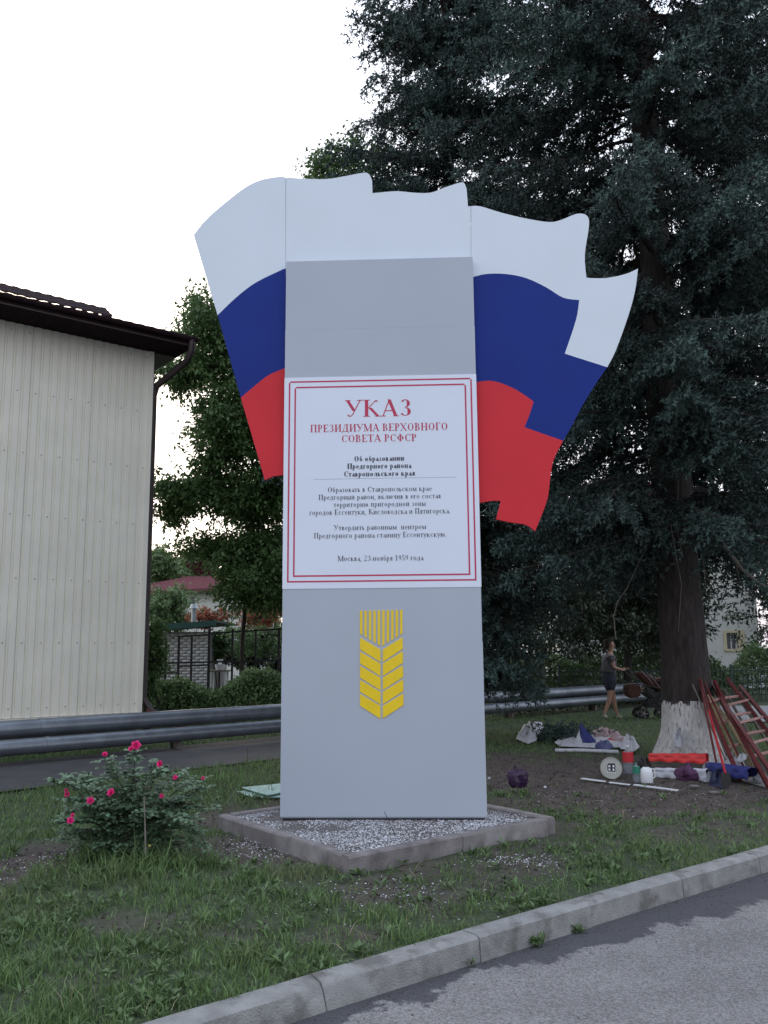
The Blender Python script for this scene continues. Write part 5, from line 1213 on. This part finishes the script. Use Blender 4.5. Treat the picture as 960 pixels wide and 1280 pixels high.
# cut conifer branch lying behind
rr = np.random.default_rng(5); c0 = G(703, 922, .05); Pp, Dd, Ll = [], [], []
for k in range(420):
    q = np.array([c0.x + rr.normal(0, .26), c0.y + rr.normal(0, .22), abs(rr.normal(.10, .07))]); Pp.append(q); d = rr.normal(0, 1, 3); d[2] = abs(d[2]) * .3; Dd.append(d); Ll.append(rr.uniform(.1, .17))
cb = empty('cut_spruce_branch', c0, 'cut green spruce branch lying in the grass between the white sheets', 'branch')
tm = sprig_template(); V = place_sprigs(np.array(Pp), np.array(Dd), np.array(Ll), tm); arr('needles', V, np.arange(len(V)).reshape(-1, 3), M['needles'], cb, rnd=np.repeat(rr.random(len(Pp)), len(tm) // 3))
MB().tube([c0 + Vector((-.4, 0, 0)), c0 + Vector((0, 0, .05)), c0 + Vector((.4, .1, .03))], [.012, .01, .005], 6).build('stem', M['bark2'], cb)
# purple bag on the soil
def bag(name, px, py, wpx, hpx, mt, lb, cat='bag', knot=True, seed=1):
    g0 = G(px, py + hpx / 2); s = g0.y / 1130; rx = wpx * s / 2; hh = hpx * s; rr = np.random.default_rng(seed); V_, F_ = [], []; nA, nZ = 22, 14
    for j in range(nZ + 1):
        t = j / nZ; z = hh * t; rad = rx * (math.sin(min(1, .35 + t * 1.05) * math.pi * .62) ** .6 if t < .72 else (1 - t) * 1.5 + .25 * (t - .72) * 3)
        for i in range(nA):
            a = 2 * math.pi * i / nA; k_ = rad * (1 + .16 * math.sin(3 * a + t * 3 + seed) + .10 * math.sin(7 * a + t * 5) + .08 * math.sin(11 * a - 3 * t) + rr.uniform(-.06, .06)); V_.append((g0.x + k_ * math.cos(a), g0.y + rx * .6 + k_ * math.sin(a) * .85, z * (1 + .14 * math.sin(2 * a + seed)) + rr.uniform(-.012, .012) * (0 < j)))
    for j in range(nZ):
        for i in range(nA): F_.append((j * nA + i, j * nA + (i + 1) % nA, (j + 1) * nA + (i + 1) % nA, (j + 1) * nA + i))
    o = arr(name, V_, F_, mt, None); return put(o, lb, cat)
bag('plastic_bag', 648, 973, 23, 24, M['purple'], 'dark purple plastic bag tied up on the bare soil just right of the stele', seed=2)
bag('net_bag', 864, 967, 27, 19, M['mesh'], 'purple net bag lying against the white fabric roll by the trunk', seed=5)
bag('film_bag', 952, 975, 16, 12, M['film'], 'clear plastic film bag at the foot of the ladders', seed=7)
# tin bucket lying with its lid to the viewer
tn = G(766, 975); s = tn.y / 1130; rr_ = 13.2 * s
dirv = Vector((-.18, -1, .22)).normalized(); q = dirv.to_track_quat('Z', 'Y').to_matrix(); cen = Vector((tn.x, tn.y + .05, rr_ * 1.03))
bk = empty('paint_bucket', (cen.x, cen.y, 0), 'round pale paint bucket lying on its side with a printed square label on its lid', 'bucket')
MB().lathe(cen, [(rr_ * .86, -.28), (rr_ * .93, 0), (rr_ * .93, .001)], 28, q).build('bucket_wall', M['redcloth'] if False else M['whiteplastic'], bk, smooth=True)
MB().lathe(cen, [(rr_ * .94, -.02), (rr_, -.018), (rr_, .012), (rr_ * .93, .012), (rr_ * .90, .004), (0, .004)], 32, q).build('lid', M['tin'], bk)
def lidp(x, y, z): return cen + q @ Vector((x * rr_, y * rr_, z))
MB().prism([lidp(-.42, -.4, .006), lidp(.38, -.46, .006), lidp(.46, .42, .006), lidp(-.36, .48, .006)], q @ Vector((0, 0, .001))).build('label', M['whiteplastic'], bk)
b = MB()
for (x0_, y0_, x1_, y1_) in [(-.3, .3, -.02, .33), (-.02, .33, -.04, -.3), (-.3, 0, -.04, .02), (-.32, -.28, -.04, -.3), (-.3, .3, -.32, -.28), (.08, .33, .36, .32), (.36, .32, .32, -.34), (.08, .02, .34, .0), (.06, -.32, .32, -.34), (.08, .33, .06, -.32), (-.33, .38, .4, .38)]:
    b.beam(lidp(x0_, y0_, .0085), lidp(x1_, y1_, .0085), .055 * rr_ * 2, .001, up=dirv)
b.build('printed_marks', M['black'], bk)
b = MB(); b.tube([lidp(.95, .1, -.02), lidp(1.35, -.4, .02), lidp(1.3, -.9, .02), lidp(.7, -1.0, .0)], .004, 5); b.build('handle', M['bark2'], bk)
# bottles
def bottle(px, py0, py1, wpx, mt, lb, cap, lab=None, lfr=(.35, .7), cat='bottle', square=False, nm='plastic_bottle', dy=0):
    g0 = G(px, py0); g0.y += dy; g0 = AY(px, py0, g0.y); g0.z = 0; hgt = AY(px, py1, g0.y).z; s = g0.y / 1130; r0_ = wpx * s / 2
    root = empty(nm, g0, lb, cat); n_ = 18
    prof = [(r0_ * .9, 0), (r0_, .012), (r0_, hgt * .25), (r0_ * .94, hgt * .3), (r0_, hgt * .35), (r0_, hgt * .68), (r0_ * .85, hgt * .76), (r0_ * .35, hgt * .88), (r0_ * .28, hgt * .93), (r0_ * .28, hgt * .95)]
    MB().lathe(g0, prof, n_).build('bottle_body', mt, root, smooth=True)
    MB().lathe(g0, [(r0_ * .32, hgt * .951), (r0_ * .32, hgt), (0, hgt)], 12).build('cap', cap, root)
    if lab: MB().lathe(g0, [(r0_ * 1.02, hgt * lfr[0]), (r0_ * 1.02, hgt * lfr[1])], n_).build('label', lab, root, smooth=True)
    return root
bottle(786, 969, 932, 13, M['clear'], 'large clear water bottle with a red label, between the bucket and the green labelled bottle', M['whiteplastic'], M['label_red'], (.42, .78), dy=.12)
bottle(796, 978, 953, 8.5, M['clear'], 'smaller clear bottle with a green label left of the white canister', M['label_green'], M['label_green'], (.45, .8))
can = empty('canister', G(810, 979), 'white plastic canister standing on the soil between the bottles and the red sheet', 'canister'); g0 = G(810, 979); s = g0.y / 1130
hw = 8 * s; hh = AY(810, 958, g0.y).z
MB().lathe(Vector((g0.x, g0.y + .05, 0)), [(hw * .93, 0), (hw, .015), (hw, hh * .62), (hw * .86, hh * .8), (hw * .45, hh * .93), (hw * .3, hh * .95)], 16).build('body', M['whiteplastic'], can, smooth=True)
MB().lathe(Vector((g0.x, g0.y + .05, 0)), [(hw * .34, hh * .951), (hw * .34, hh * 1.04), (0, hh * 1.04)], 12).build('cap', M['black'], can)
MB().tube([Vector((g0.x + hw * .5, g0.y + .03, hh * .85)), Vector((g0.x + hw * 1.25, g0.y + .03, hh * .8)), Vector((g0.x + hw * 1.3, g0.y + .04, hh * .35)), Vector((g0.x + hw * .9, g0.y + .04, hh * .25))], .009, 6).build('handle', M['whiteplastic'], can)
bag('black_bag', 806, 958, 17, 16, M['black'], 'crumpled black bag behind the white canister', seed=9)
# slats
def slat(a, c, w_, lb, z=.03, dz=0, mt='whiteplastic'):
    o = MB().beam(G(*a, z), G(*c, z + dz), w_, .012, up=(0, 0, 1)).build('plastic_strip' if mt == 'whiteplastic' else 'wooden_stick', M[mt], None, bevel=.002); return put(o, lb, 'strip' if mt == 'whiteplastic' else 'stick', 'white strips on the soil' if mt == 'whiteplastic' else None)
slat((727, 973), (756, 977), .045, 'short white plastic strip on the soil, left of the bucket'); slat((762, 978), (787, 981), .035, 'short white plastic strip on the soil, just below the bucket'); slat((793, 981), (847, 988), .05, 'long white plastic strip on the soil, below the canister')
slat((735, 977), (790, 982), .02, 'thin brown stick lying along the white strips', .01, 0, 'bark2')
# red folded sheet and white roll against the trunk foot
def fold_sheet(name, pl, pr, z0, hgt, dep, mt, lb, cat, seed=0, taper=0):
    a = G(*pl, 0); c = G(*pr, 0); d = (c - a).normalized(); n_ = Vector((-d.y, d.x, 0)); V_, F_ = [], []; K = 24
    rr = np.random.default_rng(seed)
    for i in range(K + 1):
        t = i / K; p = a.lerp(c, t); tp_ = 1 - taper * (1 - t)
        for (o_, z_) in ((0, z0), (-.012, z0 + hgt * .35), (.01, z0 + hgt * .5), (-.008, z0 + hgt * .85 * tp_), (.06, z0 + hgt * tp_), (dep, z0 + hgt * .8 * tp_), (dep, z0)):
            w1 = .007 * math.sin(t * 22 + z_ * 60 + seed); V_.append(tuple(p + n_ * (o_ + w1) + Vector((0, 0, z_ + w1 * .5))))
    for i in range(K):
        for j in range(6): F_.append((i * 7 + j, i * 7 + j + 1, i * 7 + 8 + j, i * 7 + 7 + j))
    o = arr(name, V_, F_, mt, None, smooth=False)
    return put(o, lb, cat)
fold_sheet('fabric_roll', (817, 971), (883, 977), .0, .14, .2, M['whitecloth'], 'thick white fabric roll lying below the red sheet at the trunk foot', 'roll', 2, .3)
fold_sheet('red_sheet', (812, 967), (884, 971), .15, .115, .22, M['redcloth'], 'bright red folded sheet lying against the whitewashed trunk foot', 'sheet', 1, .25)
fold_sheet('blue_sheet', (884, 974), (936, 982), .06, .13, .25, M['bluecloth'], 'dark blue folded sheet behind the red shovel handle', 'sheet', 4)
cloth('white_cloth', [(921, 972), (926, 966), (936, 962), (935, 970), (928, 975)], M['whitecloth'], 'small white cloth lying on the end of the blue sheet', 'cloth', .05, 11, z0=.2, rough=.02)
cloth('plastic_film', [(872, 972), (886, 960), (894, 966), (892, 978), (880, 978)], M['film'], 'pale crumpled plastic film between the net bag and the blue sheet', 'film', .16, 12, rough=.06)
cloth('net_heap', [(885, 982), (890, 972), (906, 970), (912, 978), (902, 986)], M['navy'], 'dark blue crumpled net below the shovel handle', 'net', .12, 13, rough=.06)
cloth('white_cloth', [(900, 962), (912, 956), (930, 958), (934, 966), (915, 968)], M['whitecloth'], 'crumpled white cloth lying between the pole feet and the blue sheet', 'cloth', .14, 21, z0=.05, rough=.06)
cloth('white_cloth', [(775, 940), (780, 928), (792, 930), (800, 938), (792, 944)], M['whitecloth'], 'crumpled white cloth just behind the large water bottle', 'cloth', .14, 22, z0=.05, rough=.06)
cloth('blue_rag', [(742, 938), (750, 932), (764, 933), (768, 939), (755, 942)], M['bluecloth'], 'small dark blue rag on the front of the white fabric heap', 'rag', .08, 23, z0=.05, rough=.04)
cloth('brown_rag', [(800, 968), (806, 960), (815, 962), (818, 968), (808, 972)], M['bark2'], 'dark brown rag behind the white canister', 'rag', .16, 24, rough=.05)
cloth('grey_sheet', [(915, 968), (935, 966), (960, 972), (980, 980), (955, 984), (930, 978)], M['tin'], 'grey sheet lying on the soil under the feet of the ladders', 'sheet', .02, 14, rough=.01)
cloth('paper_scrap', [(843, 953), (850, 947), (856, 950), (853, 956)], M['whitecloth'], 'white paper scrap stuck between the trunk foot and the red sheet', 'paper', .2, 15, rough=.03, z0=.22)
for (px, py, lb) in [(681, 984, 'tiny white paper scrap on the soil right of the purple bag'), (611, 973, 'small white scrap on the soil touching the right edge of the stele')]:
    cloth('paper_scrap', [(px - 2, py + 1), (px, py - 1), (px + 3, py), (px + 1, py + 2)], M['whitecloth'], lb, 'paper', .015, px, sub=4, rough=.01)
for i, (px, py) in enumerate([(868, 984), (893, 992)]):
    g0 = G(px, py, .01); o = MB().lathe(g0, [(0, 0), (.05, .004), (.06, .015), (.03, .025), (0, .027)], 9, Matrix.Scale(.6, 3, (0, 1, 0))).build('flat_stone', M['kerb2']); put(o, ('flat brown stone on the soil below the net bag', 'flat brown stone on the soil left of the shovel blade')[i], 'stone')

# ================================================================ WOMAN WITH PRAM
YPN = 20.0; fz = .0
def QP(px, py, dy=0): return AY(px, py, YPN + dy)
def skinmesh(name, J, E, mt, parent, sub=2, root=0):
    me = bpy.data.meshes.new(name); me.from_pydata([tuple(j[0]) for j in J], E, []); me.update()
    o = bpy.data.objects.new(name, me); COL.objects.link(o)
    md = o.modifiers.new('skin', 'SKIN'); md.use_smooth_shade = True
    for i, j in enumerate(J):
        sv = me.skin_vertices[0].data[i]; rr = j[1]; sv.radius = rr if isinstance(rr, tuple) else (rr, rr); sv.use_root = (i == root)
    s_ = o.modifiers.new('sub', 'SUBSURF'); s_.levels = sub; s_.render_levels = sub
    dg = bpy.context.evaluated_depsgraph_get(); dg.update(); me2 = bpy.data.meshes.new_from_object(o.evaluated_get(dg)); me2.name = name
    bpy.data.objects.remove(o); o2 = link(name, me2, mt, parent, smooth=True); return o2
f0 = QP(764, 900); wm = empty('person', (f0.x, YPN, 0), 'woman in a grey patterned top and dark blue shorts walking right, pushing a brown pram', 'person')
X = f0.x
def pt(dx, dy, z): return Vector((X + dx, YPN + dy, z))
pel = pt(.0, 0, .93)
J = [(pel, .125), (pt(.01, 0, 1.08), .11), (pt(.02, 0, 1.24), .12), (pt(.035, 0, 1.37), .105), (pt(.05, 0, 1.45), .052), (pt(.065, 0, 1.53), .055), (pt(.075, -.0, 1.62), .088), (pt(.07, 0, 1.70), .07),   # 0-7 spine, neck, head
     (pt(.02, -.09, .86), .092), (pt(-.03, -.10, .52), .056), (pt(-.06, -.10, .36), .052), (pt(-.17, -.10, .12), .032), (pt(-.14, -.10, .04), .03),   # rear leg 8-12 (toe at 12)
     (pt(.02, .09, .86), .092), (pt(.09, .09, .50), .056), (pt(.11, .09, .34), .052), (pt(.15, .09, .09), .032), (pt(.25, .09, .035), .028),  # front leg 13-17
     (pt(.03, -.17, 1.36), .052), (pt(.06, -.20, 1.12), .038), (pt(.27, -.17, 1.06), .028), (pt(.34, -.15, 1.08), .022),  # near arm 18-21
     (pt(.04, .17, 1.36), .052), (pt(.09, .20, 1.12), .038), (pt(.28, .17, 1.06), .028), (pt(.35, .15, 1.08), .022)]
E = [(0, 1), (1, 2), (2, 3), (3, 4), (4, 5), (5, 6), (6, 7), (0, 8), (8, 9), (9, 10), (10, 11), (11, 12), (0, 13), (13, 14), (14, 15), (15, 16), (16, 17), (3, 18), (18, 19), (19, 20), (20, 21), (3, 22), (22, 23), (23, 24), (24, 25)]
skinmesh('body', J, E, M['skin'], wm)
# fingers round the handle
for sg in (-1, 1):
    hb = pt(.345, sg * .15, 1.085); b = MB()
    for k in range(4):
        y = (k - 1.5) * .02; l_ = (.03, .034, .032, .026)[k]; a = hb + Vector((.015, y, .01)); b.tube([a, a + Vector((l_, 0, .012)), a + Vector((l_ + .018, 0, -.008)), a + Vector((l_ + .006, 0, -.028))], [.009, .009, .008, .006], 6)
    a = hb + Vector((-.01, -sg * .035, .0)); b.tube([a, a + Vector((.02, -sg * .012, -.015)), a + Vector((.045, -sg * .006, -.022))], [.010, .009, .007], 6)
    b.build('fingers', M['skin'], wm, smooth=True)
# face
b = MB(); b.lathe(pt(.155, 0, 1.60), [(.0, .03), (.014, 0), (.012, -.012), (0, -.016)], 8); b.build('nose', M['skin'], wm, smooth=True)
b = MB()
for s_ in (-1, 1): b.lathe(pt(.148, s_ * .032, 1.635), [(0, -.008), (.008, 0), (0, .008)], 8)
b.build('eyes', M['black'], wm, smooth=True)
MB().box(pt(.150, 0, 1.573), (.012, .04, .008)).build('mouth', M['pinkcloth'], wm)
b = MB()
for s_ in (-1, 1): b.lathe(pt(.07, s_ * .088, 1.61), [(0, -.03), (.012, 0), (0, .03)], 8)
b.build('ears', M['skin'], wm, smooth=True)
skinmesh('hair', [(pt(.045, 0, 1.66), .098), (pt(.03, 0, 1.70), .085), (pt(-.04, 0, 1.60), .05), (pt(-.09, 0, 1.52), .04), (pt(-.10, 0, 1.42), .022)], [(0, 1), (0, 2), (2, 3), (3, 4)], M['hair'], wm)
skinmesh('top', [(pt(-.01, 0, .96), (.19, .19)), (pt(0, 0, 1.10), (.18, .18)), (pt(.015, 0, 1.27), (.165, .175)), (pt(.035, 0, 1.38), (.12, .125)), (pt(.045, 0, 1.43), .075), (pt(.03, -.18, 1.345), .072), (pt(.045, -.20, 1.22), .062), (pt(.04, .18, 1.345), .072), (pt(.06, .20, 1.22), .062)], [(0, 1), (1, 2), (2, 3), (3, 4), (3, 5), (5, 6), (3, 7), (7, 8)], M['shirt'], wm)
skinmesh('shorts', [(pt(-.01, 0, 1.06), (.17, .17)), (pt(-.01, 0, .92), (.19, .185)), (pt(.0, -.085, .80), .14), (pt(-.02, -.09, .58), .125), (pt(.01, .085, .80), .14), (pt(.05, .09, .58), .125)], [(0, 1), (1, 2), (2, 3), (1, 4), (4, 5)], M['shorts'], wm)
skinmesh('shoe', [(pt(-.185, -.10, .10), .042), (pt(-.15, -.10, .055), .042), (pt(-.11, -.10, .02), .034)], [(0, 1), (1, 2)], M['shoe'], wm)
skinmesh('shoe', [(pt(.14, .09, .05), .044), (pt(.20, .09, .035), .042), (pt(.275, .09, .028), .032)], [(0, 1), (1, 2)], M['shoe'], wm)
# pram
pr = empty('pram', (X + .95, YPN, 0), 'brown pram with dark wheels pushed by the woman behind the whitewashed trunk', 'pram')
hy = .24
MB().tube([pt(.37, -hy, 1.07), pt(.375, 0, 1.085), pt(.37, hy, 1.07)], .013, 8).build('handle', M['black'], pr, smooth=True)
b = MB()
for s_ in (-1, 1):
    y = s_ * hy; b.tube([pt(.37, y, 1.07), pt(.70, y, .74), pt(1.12, y, .16)], .012, 6); b.tube([pt(1.22, y, .66), pt(.90, y, .40), pt(.66, y, .16)], .012, 6); b.tube([pt(.70, y, .74), pt(1.22, y, .62)], .012, 6)
b.tube([pt(1.12, -hy, .16), pt(1.12, hy, .16)], .01, 6); b.tube([pt(.66, -hy, .16), pt(.66, hy, .16)], .01, 6)
b.build('frame', M['black'], pr, smooth=True)
def shell(name, prof, y0, y1, mt):      # side profile closed polygon swept across
    b = MB(); b.prism([pt(x, y0, z) for x, z in prof], (0, y1 - y0, 0)); return b.build(name, mt, pr, bevel=.03)
shell('seat_body', [(.70, .60), (.80, .46), (1.10, .42), (1.26, .52), (1.22, .60), (.95, .58), (.78, .76)], -.18, .18, M['black'])
shell('storage_bag', [(.34, .74), (.60, .76), (.66, .60), (.62, .46), (.40, .45), (.33, .56)], -.17, .17, M['pramcloth'])
for k in range(4):
    x_, z_ = .56 + k * .075, 1.00 - k * .035
    shell('hood_panel', [(x_, z_), (x_ + .10, z_ + .035), (x_ + .34, z_ - .26), (x_ + .28, z_ - .32)], -.20 + .004 * k, .20 - .004 * k, M['pramcloth'])
    MB().tube([pt(x_ + .11, -.21, z_ + .04), pt(x_ + .24, -.215, z_ - .10), pt(x_ + .35, -.21, z_ - .26)], .008, 5).build('hood_edge_tone', M['pinkcloth'] if k % 2 == 0 else M['black'], pr)  # pale strips put highlights on the hood folds as colour, alternating with black
shell('leg_cover', [(1.02, .84), (1.12, .90), (1.26, .86), (1.46, .60), (1.38, .54), (1.18, .66)], -.18, .18, M['pramcloth'])
MB().tube([pt(1.10, -.185, .90), pt(1.27, -.185, .85), pt(1.46, -.185, .60)], .010, 5).build('cover_highlight', M['pinkcloth'], pr)  # highlight along the leg cover, painted as a pale strip
b = MB()
for s_ in (-1, 1): b.tube([pt(.62, s_ * hy, .16), pt(.92, s_ * hy, .44), pt(1.42, s_ * hy, .30)], .011, 6); b.tube([pt(1.42, s_ * hy, .30), pt(1.14, s_ * hy, .14)], .011, 6)
b.tube([pt(.80, -hy, .30), pt(.80, hy, .30)], .009, 6); b.build('lower_frame', M['black'], pr, smooth=True)
shell('basket', [(.72, .34), (.76, .24), (1.08, .24), (1.14, .34)], -.19, .19, M['black'])
for (x_, rr_w) in ((.66, .12), (1.14, .12)):
    for s_ in (-1, 1):
        wq = Matrix.Rotation(R(90), 3, 'X'); c = pt(x_, s_ * (hy + .02), rr_w)
        b = MB(); 
        wl = MB().lathe(c, [(rr_w - .028, -.02), (rr_w, -.014), (rr_w, .014), (rr_w - .028, .02), (rr_w - .032, 0)], 22, wq).build('wheel', M['black'], pr, smooth=True)
        for k in range(5):
            a = k * 2 * math.pi / 5; b.tube([c, c + Vector((math.cos(a), 0, math.sin(a))) * (rr_w - .025)], .008, 5)
        b.lathe(c, [(.022, -.025), (.022, .025), (0, .025)], 10, wq); b.build('hub', M['tin'], wl)
for o in list(COL.objects):
    if o.parent is None and 'label' not in o and 'kind' not in o and o.type in ('MESH', 'EMPTY'): print('UNTAGGED', o.name)
print('objects', len(COL.objects), 'tris', sum(sum(len(p.vertices) - 2 for p in me.polygons) for me in bpy.data.meshes if len(me.polygons) < 20000) + sum(len(me.polygons) for me in bpy.data.meshes if len(me.polygons) >= 20000))
